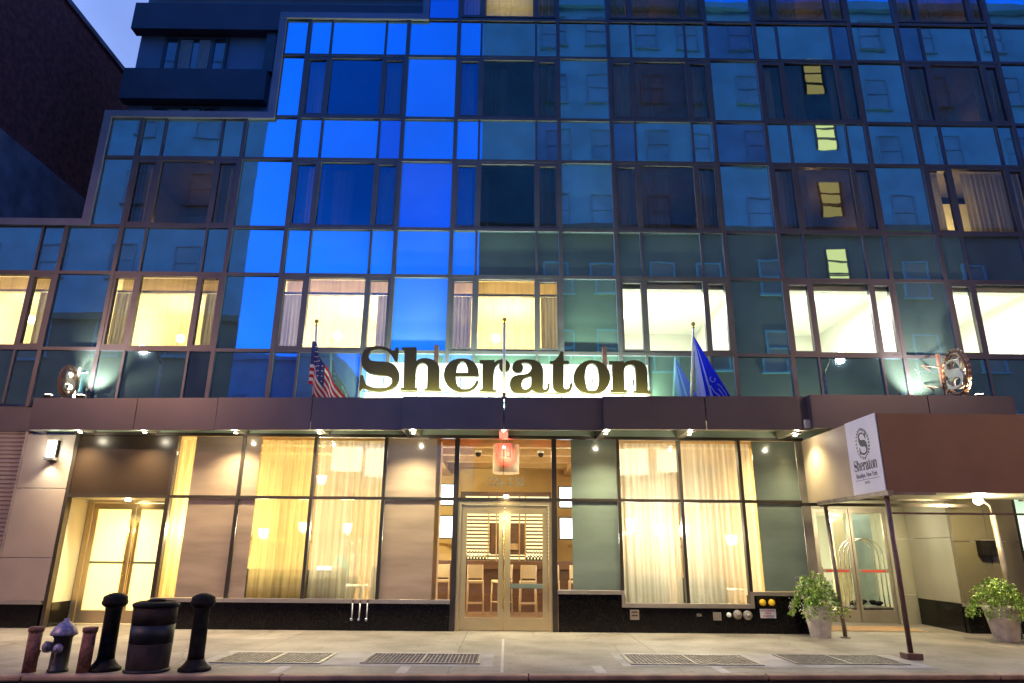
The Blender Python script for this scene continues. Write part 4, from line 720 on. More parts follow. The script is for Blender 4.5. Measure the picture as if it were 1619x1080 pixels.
for i, (x, d) in enumerate(BE):
    q = MB().prism([(-.02, 3.84), (-.02, 3.99), (-d + .08, 3.99), (-d + .08, 3.83)], 0, x - .07, x + .07).build('beam', M['soffit'], can)
    for j, yy in enumerate((-d * .62, -d * .88)):
        if j == 1 and i not in (5, 7, 3): continue
        f = MB().lathe([(.05, 3.835), (.055, 3.80), (.04, 3.79)], (x, yy, 0), 14).build('downlight', M['chrome'], can)
    yy = -d * .62 if i != 8 else -.80
    MB().lathe([(0, 3.797), (.036, 3.797), (.036, 3.785), (0, 3.785)], (x, yy, 0), 14).build('bulb', M['bulb'] if 'bulb' in M else M['lampglow'], can)
    lamp('POINT', (x, yy - .1, 3.73), 5, (1, .92, .70), .03)  # fill added beside each bulb to brighten the beams
    lamp('SPOT', (x, yy, 3.77), 255 if x < 5 else 100, (1, .83, .50) if x < -3 else (1, .92, .58), .05, (x, yy - .10, 0), 128, .9)
# extra downlights in the door heads
for x, y in ((-8.03, .35), (-.03, -.25)):
    MB().lathe([(.05, 0), (.055, -.03), (.04, -.04)], (x, y, 2.50 if y > 0 else 2.60), 14).build('downlight', M['lampglow'], hotel)
    lamp('SPOT', (x, y, 2.44), 60, CREAM, .05, (x, y + .05, 0), 120, .8)

# ---------------------------------------------------------------- hotel sign
sg = thing('hotel_sign', 'large bronze serif letters reading Sheraton standing on the canopy', 'sign', (0, -.8, 4.45))
GL = GLYPHS
def glyph_mesh(ch, extr, fx=None, bev=.006):
    sp = GL[ch] if fx is None else [[fx(p) for p in c] for c in GL[ch]]
    return curve_mesh(sp, extr, bev)
for ch in 'Sheraton':
    me = glyph_mesh(ch, .045)
    stand(me, 0, .04, -4.45)
    link('letter', me, M['sign_letter'], sg)
b = MB(); b.box(-3.0, 2.95, .05, .08, .16, .19); 
for x in (-2.6, -1.9, -1.0, -.4, .5, 1.1, 1.75, 2.6): b.box(x - .015, x + .015, .081, .10, .0, .5); b.box(x - .012, x + .012, .101, .5, .05, .07)
b.build('mounting_frame', M['chrome'], sg)
MB().box(-3.02, 2.98, .42, .50, .08, .90).build('light_backing', M['white'], sg)
for x in (-1.55, 2.05): MB().box(x - .045, x + .045, .3, .42, .55, 1.27).build('post', M['pole_dark'], sg)
MB().box(-3.0, 2.95, .17, .24, -.0, .05).build('light_trough', M['chrome'], sg)
for x in (-2.5, -1.5, -.5, .5, 1.5, 2.5):
    MB().box(x - .46, x + .46, .18, .23, .051, .066).build('light_strip', emit('strip', (.86, 1, .88), 9) if x == -2.5 else M['strip'], sg)
    M['strip'] = bpy.data.materials['strip']
    lamp('AREA', (x, -.68, 4.50), 27, (.80, 1, .86), .9, (x, -.36, 5.15), sy=.04)
    lamp('AREA', (x, -1.02, 4.475), 7, (.95, 1, .36), .9, (x, -.86, 4.75), sy=.03)
    lamp('AREA', (x, -.27, 4.55), 150, (.72, 1, .66), .9, (x, 0.05, 5.3), sy=.05)

# ---------------------------------------------------------------- flagpoles and flags
def flagpole(x, y, z1, x_foot, lb, r=.028):
    t = thing('flagpole', lb, 'flagpole', (x_foot, y, 4.45), group='flagpoles on the canopy'); dx = x - x_foot; h = z1 - 4.45
    MB().tube([(0, 0, 0), (dx, 0, h - .12)], [r * 1.25, r * .8], 12).build('pole', M['polewhite'], t)
    b = MB(); b.ball((dx, 0, h - .02), .048); b.lathe([(.012, h - .13), (.03, h - .11), (.012, h - .07)], (dx, 0, 0), 10); b.build('finial', M['brass'], t)
    MB().lathe([(.10, 0), (.10, .02), (.045, .04), (.04, .12)], n=16).build('pole_base', M['pole_dark'], t)
    c = MB(); c.tube([(.0 + .05, -.02, .35), (.07, -.02, .30), (.04, -.02, .2)], .008, 6); c.build('cleat', M['chrome'], t); return t
M['polewhite'] = pbr('pole_white', (.72, .74, .70), .3, .2)
flagpole(-4.11, -.66, 6.19, -4.02, 'white flagpole with a gold ball holding the striped flag'); flagpole(-.10, -.98, 6.16, -.09, 'bare white flagpole with a gold ball in front of the sign letters', .03); flagpole(3.90, -.80, 6.17, 3.75, 'white flagpole with a gold ball holding the blue flag')
def flag_us():
    b = MB(); nu, nv = 26, 36; top = Vector((-4.075, -.70, 5.70)); P = []
    for i in range(nu + 1):
        rowp = []
        for j in range(nv + 1):
            u, v = i / nu, j / nv * 1.32 - .06
            x = top.x + .55 * v ** 1.25 * (1 if v > 0 else 0) if v > 0 else top.x + v * 1.2
            z = top.z - .92 * u - .98 * max(v, 0) * 1.0
            y = top.y - .04 + .05 * sin(v * 11 + u * 2.2) * min(1, abs(v) * 3 + .2) - .03 * v
            rowp.append(b.b.verts.new((x + .02 * sin(v * 11 + 1), y, max(z, 4.475))))
        P.append(rowp)
    for i in range(nu):
        for j in range(nv):
            f = b.b.faces.new((P[i][j], P[i + 1][j], P[i + 1][j + 1], P[i][j + 1])); f.smooth = True
            st_ = (i * 13) // nu; v = j / nv * 1.32 - .06
            f.material_index = 2 if (v < .52 and st_ < 7) else (0 if st_ % 2 == 0 else 1)
    o = b.build('flag', [M['redcl'], M['wht'], M['blu']], None, flip=False)
    tag(o, 'draped red and white striped flag with a blue starred corner', 'flag')
    s_ = MB()
    for i in range(2, 13, 3):
        for j in range(2, 15, 3):
            p = P_us(top, (i + .5) / nu, (j + .5) / nv * 1.32 - .06)
            if p[2] > 4.5: s_.ball(p, .014, 6)
    s_.build('stars', M['wht'], o)
def P_us(top, u, v):
    x = top.x + .55 * v ** 1.25 if v > 0 else top.x + v * 1.2
    return (x + .02 * sin(v * 11 + 1), top.y - .04 + .05 * sin(v * 11 + u * 2.2) * min(1, abs(v) * 3 + .2) - .03 * v - .012, top.z - .92 * u - .98 * max(v, 0))
flag_us()
def flag_blue():
    top = Vector((3.87, -.84, 5.88)); nu, nv = 24, 34; b = MB(); P = []
    def pt(u, v):
        # u across from hoist side to fly edge, v down
        xl = 3.885 - .02 * v; xr = 3.885 + .74 * v; x = xl + (xr - xl) * u
        return Vector((x, top.y + .05 * sin(u * 15 + v) * v, max(top.z - 1.45 * v, 4.475)))
    for i in range(nu + 1): P.append([b.b.verts.new(pt(i / nu, j / nv)) for j in range(nv + 1)])
    for i in range(nu):
        for j in range(nv):
            f = b.b.faces.new((P[i][j], P[i + 1][j], P[i + 1][j + 1], P[i][j + 1])); f.smooth = True; u = i / nu
            f.material_index = 1 if (u < .22 or .40 < u < .47) else 0  # pale stripes put the light shining through the cloth into its colour
    o = b.build('flag', [M['royal'], M['skyblue']], None, flip=False); tag(o, 'draped royal blue flag with pale curved emblem', 'flag')
    e = MB()
    def st(pts): e.tube([pt(u, v) + Vector((0, -.022, 0)) for u, v in pts], .011, 5)
    st([(.62, .62), (.56, .66), (.60, .70), (.72, .68), (.78, .64)]); st([(.78, .72), (.88, .76), (.92, .84), (.9, .92)]); st([(.7, .80), (.78, .86), (.84, .94)]); st([(.50, .74), (.56, .84), (.66, .92), (.80, .98)])
    e.build('emblem_print', M['skyblue'], o)
flag_blue()

# ---------------------------------------------------------------- projecting oval emblem signs
def emblem(x, y, zc, ry, rz_, side, lb):
    t = thing('emblem_sign', lb, 'sign', (x, y, 4.45), group='oval wreath signs on the canopy'); zc -= 4.45; T = .05
    n = 40
    b = MB(); b.prism([(ry * .70 * cos(2 * pi * i / n), zc + rz_ * .74 * sin(2 * pi * i / n)) for i in range(n)], 0, -.02, .02)
    b.b.free()
    b = MB()
    b.tube([(0, ry * .74 * cos(2 * pi * i / n), zc + rz_ * .78 * sin(2 * pi * i / n)) for i in range(n + 1)], .028, 8); b.build('ring', M['emb_bronze'], t)
    b = MB()
    for i in range(26):
        a = 2 * pi * (i + .5) / 26; c = Vector((0, ry * .92 * cos(a), zc + rz_ * .93 * sin(a))); d = Vector((0, cos(a + 1.9), sin(a + 1.9)))
        b.tube([c - d * .065, c, c + d * .065], [.01, .036, .012], 6)
    b.build('wreath', M['emb_bronze'], t)
    for sgn in (-1, 1):
        S0 = [[((p[0] + 2.66) * ry * 1.12 / .95 * 1.25, (p[1] - 5.10) * rz_ * 1.12 / .95) for p in c] for c in GL['S']]
        me = curve_mesh(S0, .02, .003); me.transform(Matrix.Translation((sgn * .035, 0, zc)) @ Matrix.Rotation(sgn * pi / 2, 4, 'Z') @ Matrix.Rotation(pi / 2, 4, 'X'))
        link('letter', me, M['emb_s'], t)
    b = MB(); b.box(-.03, .03, ry * 1.0, ry * 1.0 + .06, 0, zc + rz_ * 1.05); b.box(-.03, .03, -ry * .2, -ry * .2 + .05, 0, zc - rz_ * .9)
    for zz in (zc + .25, zc - .2): b.tube([(0, ry, zz), (side * -.25, ry + .25, zz + .12), (side * -.05, ry + .30, zz)], .014, 6)
    b.build('bracket', M['pole_dark'] if side > 0 else M['chrome'], t)
    return t
M['emb_disc'] = pbr('emblem_disc', (.62, .45, .30), .35, .3); M['emb_bronze'] = pbr('emblem_bronze', (.30, .14, .07), .35, .5); M['emb_s'] = pbr('emblem_letter', (.75, .62, .45), .35, .4)
emblem(-9.30, -.42, 4.86, .30, .36, -1, 'oval wreath emblem sign at the left end of the canopy, lit from below')
emblem(9.28, -.85, 5.10, .46, .54, 1, 'larger oval wreath emblem sign on a dark post at the right end of the canopy')
def flood(x, y, z, tgt, pw, col, lb, spot=80):
    t = thing('floodlight', lb, 'lamp', (x, y, z), group='floodlights on the canopy')
    MB().box(-.07, .07, -.05, .05, .0, .09, .01).build('housing', M['black'], t); MB().box(-.055, .055, -.04, .04, .091, .10).build('lens', M['floodlens'], t); MB().box(-.02, .02, -.02, .02, -.03, .02).build('bracket', M['black'], t)
    lamp('SPOT', (x, y, z + .2), pw, col, .06, tgt, spot, .7)
M['floodlens'] = emit('flood_lens', (1, .95, .8), 9)
flood(-9.62, -.45, 4.47, (-8.6, .2, 5.3), 330, (1, .97, .84), 'small bright floodlight left of the left emblem sign')
flood(-8.95, -.45, 4.47, (-8.9, .1, 5.4), 220, (1, .97, .84), 'small floodlight right of the left emblem sign')
flood(8.70, -.70, 4.47, (8.95, .1, 5.6), 420, (1, .96, .82), 'small bright floodlight left of the right emblem sign')
flood(9.35, -1.3, 4.47, (9.2, -.7, 5.2), 130, (1, .9, .72), 'small floodlight in front of the right emblem sign')

# ---------------------------------------------------------------- red sign over the doors, sconce, base fittings
t = thing('neon_sign', 'small red lit sign hanging over the centre doors', 'sign', (-.08, .5, 3.45))
def bars(mb, L, s=.012):
    for x0, x1, z0, z1 in L: mb.box(x0, x1, -.015, 0, z0, z1)
b = MB(); bars(b, [(-.17, .15, .30, .315), (-.17, -.155, .0, .30), (-.10, -.085, .03, .28), (-.03, .01, .03, .28), (-.05, .03, .27, .29), (.05, .065, .03, .28), (.065, .13, .265, .28), (.065, .13, .15, .165), (.115, .13, .05, .15), (.065, .13, .03, .045), (.135, .15, .0, .30)]); b.build('lit_characters', M['neon'], t)
MB().tube([(-.01, 0, .31), (-.01, 0, .66)], .006, 6).build('cord', M['black'], t); MB().tube([(-.01, 0, -.35), (-.01, 0, 0)], .006, 6).build('tail_cord', M['black'], t)
t = thing('red_light_housing', 'small red glowing box under the canopy above the centre doors', 'lamp', (-.09, -.55, 3.80)); MB().box(-.09, .09, -.35, .35, -.03, .0, .005).build('housing', M['redglow'] if 'redglow' in M else emit('red_glow', (1, .25, .16), .9), t)
MB().box(-.02, .02, -.02, .02, 0, .03).build('hanger', M['chrome'], t)
lamp('POINT', (-.05, .70, 3.60), 16, (1, .10, .07), .04)
t = thing('wall_sconce', 'bright two-faced wall lamp on the stone pillar at the left', 'lamp', (-9.52, -.05, 3.24))
MB().prism([(-.06, .06), (.02, .06), (.02, .42), (-.06, .42)], 0, .055, .085).build('side_plate', M['black'], t); MB().box(-.085, .05, -.14, -.001, .07, .41).build('glass', M['sconceglow'] if 'sconceglow' in M else emit('sconce_glow', (.95, 1, .86), 5), t)
MB().box(-.10, .10, -.16, 0, .0, .06, .006).build('tray', M['chrome'], t)
lamp('SPOT', (-9.53, -.18, 3.22), 22, (.9, 1, .8), .04, (-9.53, -.02, 0), 110, .9); lamp('POINT', (-9.53, -.30, 3.45), 8, (.95, 1, .85), .06)
# three small standpipes left of the doors
for i, x in enumerate((-3.03, -2.885, -2.74)):
    t = thing('test_pipe', ('leftmost', 'middle', 'rightmost')[i] + ' of three small vertical pipes on the black base left of the doors', 'pipe', (x, -.09, .21), group='small pipes on the granite base')
    MB().tube([(0, 0, 0), (0, -.01, .30)], .012, 8).build('pipe', M['white'], t); MB().ball((0, -.03, 0), .034, 10).build('valve', M['chrome'], t); MB().lathe([(0, .30), (.02, .30), (.02, .36), (0, .36)], n=8).build('cap', M['rust'], t)
def plate(x0, x1, z0, z1, m, name, lb, cat, slots=None):
    t = thing(name, lb, cat, ((x0 + x1) / 2, -.066, z0)); w2, h = (x1 - x0) / 2, z1 - z0
    MB().box(-w2, w2, -.012, 0, 0, h, .003).build('plate', M[m], t)
    if slots:
        for s_ in slots: MB().box(-w2 * .65, w2 * .65, -.018, -.013, h * s_, h * s_ + .03).build('slot', M['wood'], t)
    return t
plate(2.44, 2.62, .24, .425, 'alu', 'vent_plate', 'square vent plate with two slots on the black base', 'vent', (.35, .68))
plate(4.08, 4.24, .24, .39, 'alu', 'blank_plate', 'plain square plate on the black base left of the round caps', 'plate')
for m_, nm_ in ((None, None),): pass
plate(3.76, 3.85, .31, .36, 'chrome', 'small_fitting', 'tiny metal fitting in the middle of the black base', 'fitting', (.3,))
def cap(x, z, r, m, lb, inner=None):
    t = thing('blanking_cap', lb, 'cap', (x, -.066, z)); MB().lathe([(r, 0), (r, -.04), (r * .85, -.055), (0, -.055)], n=24, axis='y').build('collar', M[m], t)
    MB().lathe([(r * .55, -.056), (r * .5, -.075), (0, -.078)], n=18, axis='y').build('plug', M[inner or m], t)
cap(4.39, .345, .045, 'white', 'small white round cap left of the two big ones'); cap(4.56, .35, .085, 'alu', 'large round metal cap, the left of two', 'pole'); cap(4.76, .34, .088, 'alu', 'large round metal cap, the right of two', 'grate')
t = thing('fire_connection', 'fire hose connection with two yellow caps below the sill at the right', 'hydrant', (5.16, -.07, .48)); MB().box(-.19, .19, -.02, 0, 0, .20, .004).build('plate', M['black'], t)
for x in (-.09, .09):
    c = MB().lathe([(.062, -.021), (.062, -.06), (.04, -.075), (0, -.078)], (x, 0, .10), 18, 'y').build('yellow_cap', M['yel'] if 'yel' in M else pbr('yellow_paint', (.85, .52, .02), .4), t)
t = thing('notice_plate', 'white notice with small lettering under the yellow caps', 'sign', (5.17, -.066, .29)); MB().box(-.155, .155, -.01, 0, 0, .17).build('plate', M['white'], t)
for i, s_ in enumerate(('AUTO SPRINKLER', 'SIAMESE', 'CONNECTION')): link('lettering', stand(text_mesh(s_, .042, .001), 0, -.012, .115 - i * .05, .8, 1), M['ink2'] if 'ink2' in M else M['red'], t)

# ---------------------------------------------------------------- right entrance recess and awning
def hw(n, m, x0, x1, y0, y1, z0, z1, bev=0): return MB().box(x0, x1, y0, y1, z0, z1, bev).build(n, m, hotel)
M['lime'] = pbr('stone_lime', (.38, .35, .26), .5, 0, .08, 1.2)
for z0, z1 in ((.0, .62), (.63, 1.86), (1.87, 3.0)): hw('recess_panel', M['lime'], 9.06, 9.75, 2.2, 2.35, z0, z1)
b = MB()
for z0, z1 in ((.56, 1.86), (1.87, 3.8)): b.prism([(9.33, .40), (9.48, 2.199), (9.75, 2.199), (9.75, .40)], 2, z0, z1)
b.build('cheek_wall', M['lime'], hotel)
MB().prism([(9.325, .395), (9.475, 2.198), (9.76, 2.198), (9.76, .395)], 2, .0, .555).build('cheek_base', M['granite'], hotel)
M['olive'] = pbr('olive_panel', (.15, .125, .075), .4, .1, .08, 1)
for x0, x1 in ((9.34, 10.06), (10.07, 10.72)):
    for z0, z1 in ((.58, 1.78), (1.79, 3.8)): hw('wall_panel', M['olive'], x0, x1, .30, .398, z0, z1)
hw('granite_base', M['granite'], 9.34, 10.74, .27, .42, 0, .50); hw('window_sill', M['alu'], 9.34, 10.74, .25, .42, .502, .57)
hw('recess_soffit', M['lime'], 6.28, 9.75, .12, 2.36, 2.95, 3.0); hw('recess_head', M['lime'], 6.28, 9.34, -.02, .10, 2.66, 3.8); hw('shop_mullion', M['shopframe'], 6.28, 9.33, -.04, .10, 2.58, 2.655)
hw('recess_cheek', M['alu'], 6.20, 6.27, .101, 2.2, 0, 2.95)
# shop beyond the right wall
hw('shop_pane', M['shop_glass'], 10.78, 14.5, .40, .41, .35, 2.62); hw('shop_mullion', M['shopframe'], 10.735, 10.78, .30, .45, 0, 2.7); hw('shop_head', M['shopframe'], 10.98, 16, .30, .45, 2.62, 3.8)
room(10.76, 16, .005, 2.9, 3.5, M['office'], M['office'], y0=.46, name='corner_shop_room'); lamp('AREA', (12.0, 2.0, 2.7), 260, (.75, 1, .92), 1.5, (12.5, 2, 0))
# entrance doors and lobby
b = MB(); b.box(6.28, 9.05, 2.18, 2.28, 2.62, 2.945); b.box(6.28, 6.36, 2.18, 2.28, 0, 2.62); b.box(8.98, 9.055, 2.17, 2.29, 0, 2.62); b.box(6.36, 8.98, 2.20, 2.26, 2.55, 2.62)
b.build('door_frame', M['lime'], hotel)
def sliding(x0, x1, y, st=.055, m='alu', rail=True):
    b = MB(); b.box(x0, x0 + st, y, y + .05, .02, 2.55); b.box(x1 - st, x1, y, y + .05, .02, 2.55); b.box(x0 + st, x1 - st, y, y + .05, .02, .28); b.box(x0 + st, x1 - st, y, y + .05, 2.45, 2.55)
    if rail: b.box(x0 + st, x1 - st, y, y + .05, 1.10, 1.18)
    d = b.build('sliding_door', M[m], hotel); MB().box(x0 + st, x1 - st, y + .02, y + .027, .28, 2.45).build('door_glass', M['shop_glass'], d)
    if rail: MB().box(x0 + st + .08, x1 - st - .08, y - .006, y - .001, 1.115, 1.155).build('safety_strip', M['redstrip'], d)
    return d
M['redstrip'] = pbr('red_strip', (.65, .05, .03), .5)
sliding(6.37, 7.30, 2.22, rail=False); sliding(7.31, 8.13, 2.24, m='alu'); sliding(8.14, 8.97, 2.21, m='alu')
lob = room(6.2, 12.0, .006, 3.2, 6.0, M['office'], M['office'], y0=2.40, name='lobby_room')
hw('lobby_panelling', M['orangewood'] if 'orangewood' in M else pbr('orange_wood', (.60, .26, .08), .5, 0, .15, 5), 6.25, 7.9, 3.4, 3.46, .01, 1.2)
hw('lobby_column', M['cream'], 8.35, 8.65, 3.6, 3.9, .01, 3.1); hw('lobby_door', pbr('pale_blue_door', (.35, .45, .46), .4), 8.9, 9.5, 3.9, 3.95, .01, 2.5)
hw('lobby_floor', M['cream'], 6.25, 11.9, 2.41, 8.3, .007, .02)
lamp('AREA', (8.0, 4.2, 3.1), 150, (.98, 1, .80), 2.2, (8.0, 4.2, 0)); lamp('POINT', (7.5, 4.6, 2.1), 30, (1, .95, .8), .12)
lamp('AREA', (7.8, 1.2, 2.93), 42, (1, .93, .66), 1.4, (7.8, 1.0, 0), sy=.8)
t = thing('mat', 'tan entrance mat in front of the sliding doors', 'mat', (7.6, 1.0, .005)); MB().box(-1.0, 1.0, -.45, .45, 0, .012, .004).build('mat_top', pbr('mat_tan', (.45, .26, .12), .9), t)
MB().box(-1.04, 1.04, -.49, .49, 0, .006).build('mat_border', M['tan'], t)
t = thing('luggage_cart', 'chrome luggage cart with arched hoops just inside the right glass door', 'cart', (8.62, 2.85, .02))
b = MB()
for y in (-.22, 0, .22):
    b.tube([(-.42, y, .3), (-.42, y, 1.45)] + [(.42 * cos(pi - pi * i / 12), y, 1.45 + .40 * sin(pi * i / 12)) for i in range(13)] + [(.42, y, .3)], .018, 8)
b.build('hoops', M['chrome'], t)
MB().box(-.5, .5, -.3, .3, .24, .30, .02).build('platform', pbr('cart_carpet', (.12, .10, .09), .9, 0, .3, 9), t)
for x in (-.38, .38):
    for y in (-.22, .22): MB().lathe([(0, -.02), (.10, -.02), (.10, .02), (0, .02)], (x, y, .11), 16, 'y').build('wheel', M['black'], t)
b = MB()
for i in range(12): b.ball((R.uniform(-.35, .3), R.uniform(-.1, .1), .36 + R.uniform(0, .06)), .09, 8, sz=.5)
b.build('net', M['black'], t)

# awning over the pavement
aw = thing('entrance_awning', 'boxy awning with tan side and brown street face on posts at the right', 'awning', (6.15, -3.3, 0))
def ab(n, m, x0, x1, y0, y1, z0, z1, bev=0): return MB().box(x0 - 6.15, x1 - 6.15, y0 + 3.3, y1 + 3.3, z0, z1, bev).build(n, m, aw)
ab('front_panel', M['brownfab'], 6.15, 10.6, -3.30, -3.27, 2.47, 3.76); ab('side_panel', M['tanfab'], 6.15, 6.18, -3.269, -1.72, 2.50, 3.765)
ab('side_panel', M['tanfab'], 6.152, 6.18, -1.715, -.25, 2.50, 3.765); ab('top_cover', M['brownfab'], 6.16, 10.6, -3.268, -.25, 3.72, 3.755)
ab('underside', M['lime'], 6.19, 10.6, -3.26, -.25, 2.60, 2.63); ab('right_panel', M['tanfab'], 10.57, 10.6, -3.268, -.25, 2.50, 3.71)
ab('edge_beam', M['pole'], 6.13, 6.23, -3.32, -.7, 2.43, 2.498); ab('edge_beam', M['pole'], 6.24, 6.9, -3.32, -3.2, 2.43, 2.469); ab('rear_beam', M['shopframe'], 6.0, 9.4, -.30, -.22, 2.44, 2.50)
def post(x0, y0, x1, y1, z1, m, foot, r=.038):
    p = MB().tube([(x0 - 6.15, y0 + 3.3, foot), (x1 - 6.15, y1 + 3.3, z1)], r, 14).build('post', M[m], aw)
    MB().lathe([(.10, z1), (.10, z1 + .02), (.05, z1 + .021)], (x1 - 6.15, y1 + 3.3, 0), 16).build('post_head', M['pole'], p)
    return p
p = post(6.13, -3.28, 6.12, -3.28, 2.40, 'pole_dark', .08); MB().box(-.14, .10, -.10, .12, .001, .09, .012).build('post_foot', M['pole_dark'], p)
p = post(6.41, -.58, 6.34, -.58, 2.40, 'pole', .02); MB().lathe([(0, .001), (.09, .001), (.09, .018), (.04, .02)], (6.41 - 6.15, 2.72, 0), 16).build('post_foot', M['pole'], p)
post(10.5, -3.28, 10.5, -3.28, 2.45, 'pole_dark', .01)
ab('rail', M['pole_dark'], 6.17, 10.46, -3.30, -3.265, 2.125, 2.155)
# banner with emblem and words on the awning side; local x = along the side
bn = thing('banner', 'white banner with oval crest reading Sheraton Brooklyn, New York Hotel on the awning side', 'banner', (6.135, -2.74, 0))
MB().box(-.006, .006, -.53, .53, 2.50, 3.775).build('cloth', M['bannerwhite'] if 'bannerwhite' in M else pbr('banner_white', (.90, .87, .86), .6, 0, .03, 3), bn)
# face looks towards -X: reader's right is towards the street (-Y)
def onside(me, yc, z, sx=1.0, sz=1.0): me.transform(Matrix.Translation((-.0085, yc, z)) @ Matrix.Rotation(-pi / 2, 4, 'Z') @ Matrix.Rotation(pi / 2, 4, 'X') @ Matrix.Diagonal((sx, sz, 1, 1))); return me
link('crest_letter', onside(curve_mesh([[((p[0] + 2.66), p[1] - 5.10) for p in c] for c in GL['S']], .001), -.02, 3.335, .34, .40), M['ink'], bn)
me_ = []
for i in range(26):
    a = 2 * pi * (i + .5) / 26; cx, cz = .205 * cos(a), .245 * sin(a); d = a + (1.2 if cos(a) < 0 else 1.9)
    for q in (-1, 1):
        dx, dz = cos(d + q * .5) * .050, sin(d + q * .5) * .050
        me_.append([(cx, cz), (cx + dx * .5 - dz * .3, cz + dz * .5 + dx * .3), (cx + dx, cz + dz), (cx + dx * .5 + dz * .3, cz + dz * .5 - dx * .3)])
link('crest_wreath', onside(curve_mesh(me_, .001), -.02, 3.335), M['ink'], bn)
word = []
for ch in 'Sheraton': word += [[(p[0] + .07, p[1] - 4.62) for p in c] for c in GL[ch]]
link('lettering', onside(curve_mesh(word, .001), 0, 2.885, .128, .20), M['ink'], bn)
link('lettering', onside(text_mesh('Brooklyn, New York', .115, .001), 0, 2.745, .72, 1.0), M['ink'], bn)
link('lettering', onside(text_mesh('HOTEL', .06, .001), 0, 2.645, .9, 1), M['ink'], bn)
MB().box(-.0085, -.0065, -.40, .40, 2.728, 2.735).build('rule_line', M['ink'], bn)

# lamp post behind the right planter
lp = thing('lamp_post', 'short grey pole with a glaring round lamp behind the right planter', 'lamp', (9.70, -.62, 0))
MB().tube([(0, 0, 0), (-.08, 0, 2.30)], .05, 12).build('pole', M['pole'], lp); MB().tube([(-.08, 0, 2.28), (-.14, -.05, 2.45), (-.36, -.14, 2.57)], .02, 8).build('arm', M['pole'], lp)
MB().ball((-.42, -.16, 2.54), .085, 14).build('bulb', M['lampglow'], lp); MB().lathe([(.08, 2.55), (.05, 2.62), (0, 2.63)], (-.42, -.16, .02), 14).build('hood', M['pole'], lp)
lamp('POINT', (9.22, -.98, 2.46), 95, (1, .86, .50), .08)
t = thing('wall_box', 'dark metal box on the olive wall left of the lamp post', 'box', (9.98, .23, 1.50)); MB().box(-.19, .12, -.10, .06, 0, .30, .006).build('case', M['black'], t); MB().box(-.21, .14, -.12, .06, .301, .32).build('lid', M['alu'], t)
t = thing('cabinet', 'brown box cut off by the right edge of the photo beside the planter', 'cabinet', (10.2, -1.5, 0)); MB().box(-.42, .5, -.3, .3, .02, 1.15, .02).build('body', M['brown_panel'], t); MB().box(-.45, .53, -.33, .33, 1.151, 1.19, .01).build('lid', M['brown_panel'], t); MB().box(-.30, -.12, -.306, -.301, 1.0, 1.02).build('handle', M['chrome'], t)

# ---------------------------------------------------------------- planters
def planter(x, y, rt, rb, h, lb, plb, fl):
    t = thing('planter', lb, 'planter', (x, y, 0))
    MB().lathe([(0, 0), (rb * .98, 0), (rb, .02), (rt * .97, h - .08), (rt, h - .06), (rt, h), (rt - .035, h), (rt - .05, h - .06), (0, h - .06)], n=8 if fl else 40, sm=not fl).build('pot', M['concrete_pot'], t)
    MB().lathe([(0, h - .05), (rt - .045, h - .05), (rt - .045, h - .045), (0, h - .04)], n=24).build('soil', M['wood'], t)
    p = thing('potted_plant', plb, 'plant', (x, y, h - .05))
    rr = random.Random(3 if fl else 9)
    for nm, mat, cnt, sz in (('foliage', M['leaf'], 1500, .032), ('pale_foliage', M['leaf2'], 1100 if fl else 600, .028), ('blossoms', M['petal'], 170 if fl else 0, .026), ('white_blossoms', M['petal_w'], 240 if fl else 60, .020)):
        if not cnt: continue
        b = MB()
        for _ in range(cnt):
            a = rr.random() * 2 * pi; q = rr.random() ** .5; lump = 1 + .28 * sin(3 * a + 1) * (1 if fl else .8) + .18 * sin(7 * a)
            r = q * rt * 1.62 * lump; zt = (.50 if fl else .42) * (1 - (q) ** 2.2) * (1 + .3 * sin(5 * a + q * 6)) - .22 * max(0, q - .72) * 3.2
            z = zt * (1 - .45 * rr.random() ** 2); c = Vector((r * cos(a), r * sin(a), z + .02)) + Vector([rr.gauss(0, .02) for _ in range(3)])
            if nm.endswith('blossoms'): c += Vector((0, 0, .03)) + Vector((cos(a), sin(a), 0)) * .03
            u = Vector([rr.gauss(0, 1) for _ in range(3)]).normalized(); v = u.cross(Vector([rr.gauss(0, 1) for _ in range(3)])).normalized(); s_ = sz * rr.uniform(.6, 1.4)
            b.quad(c - u * s_, c - v * s_ * .45, c + u * s_, c + v * s_ * .45)
        b.build(nm, mat, p, flip=False)
    b = MB()
    for _ in range(46 if fl else 26):
        a = rr.random() * 2 * pi; L = rr.uniform(.25, .58 if fl else .5); k = rr.uniform(.15, .45); p0 = Vector((.08 * cos(a), .08 * sin(a), 0)); mid = p0 + Vector((cos(a) * k * L * .5, sin(a) * k * L * .5, L * .75)); e = p0 + Vector((cos(a) * k * L * 1.5, sin(a) * k * L * 1.5, L))
        if fl: p0.x += .02; b.tube([p0, mid, e], [.005, .005, .001], 4)
        else: b.tube([p0, mid * .9, e * .9], [.005, .004, .001], 4)
    b.build('stems', M['leaf'], p)
planter(5.98, -.50, .285, .195, .56, 'pale faceted planter standing before the end of the shopfront', 'mauve and white flowering plant spilling over the pale planter', True)
planter(9.22, -.95, .30, .20, .60, 'round pale planter in front of the lamp post', 'bushy green plant in the round planter by the lamp post', False)

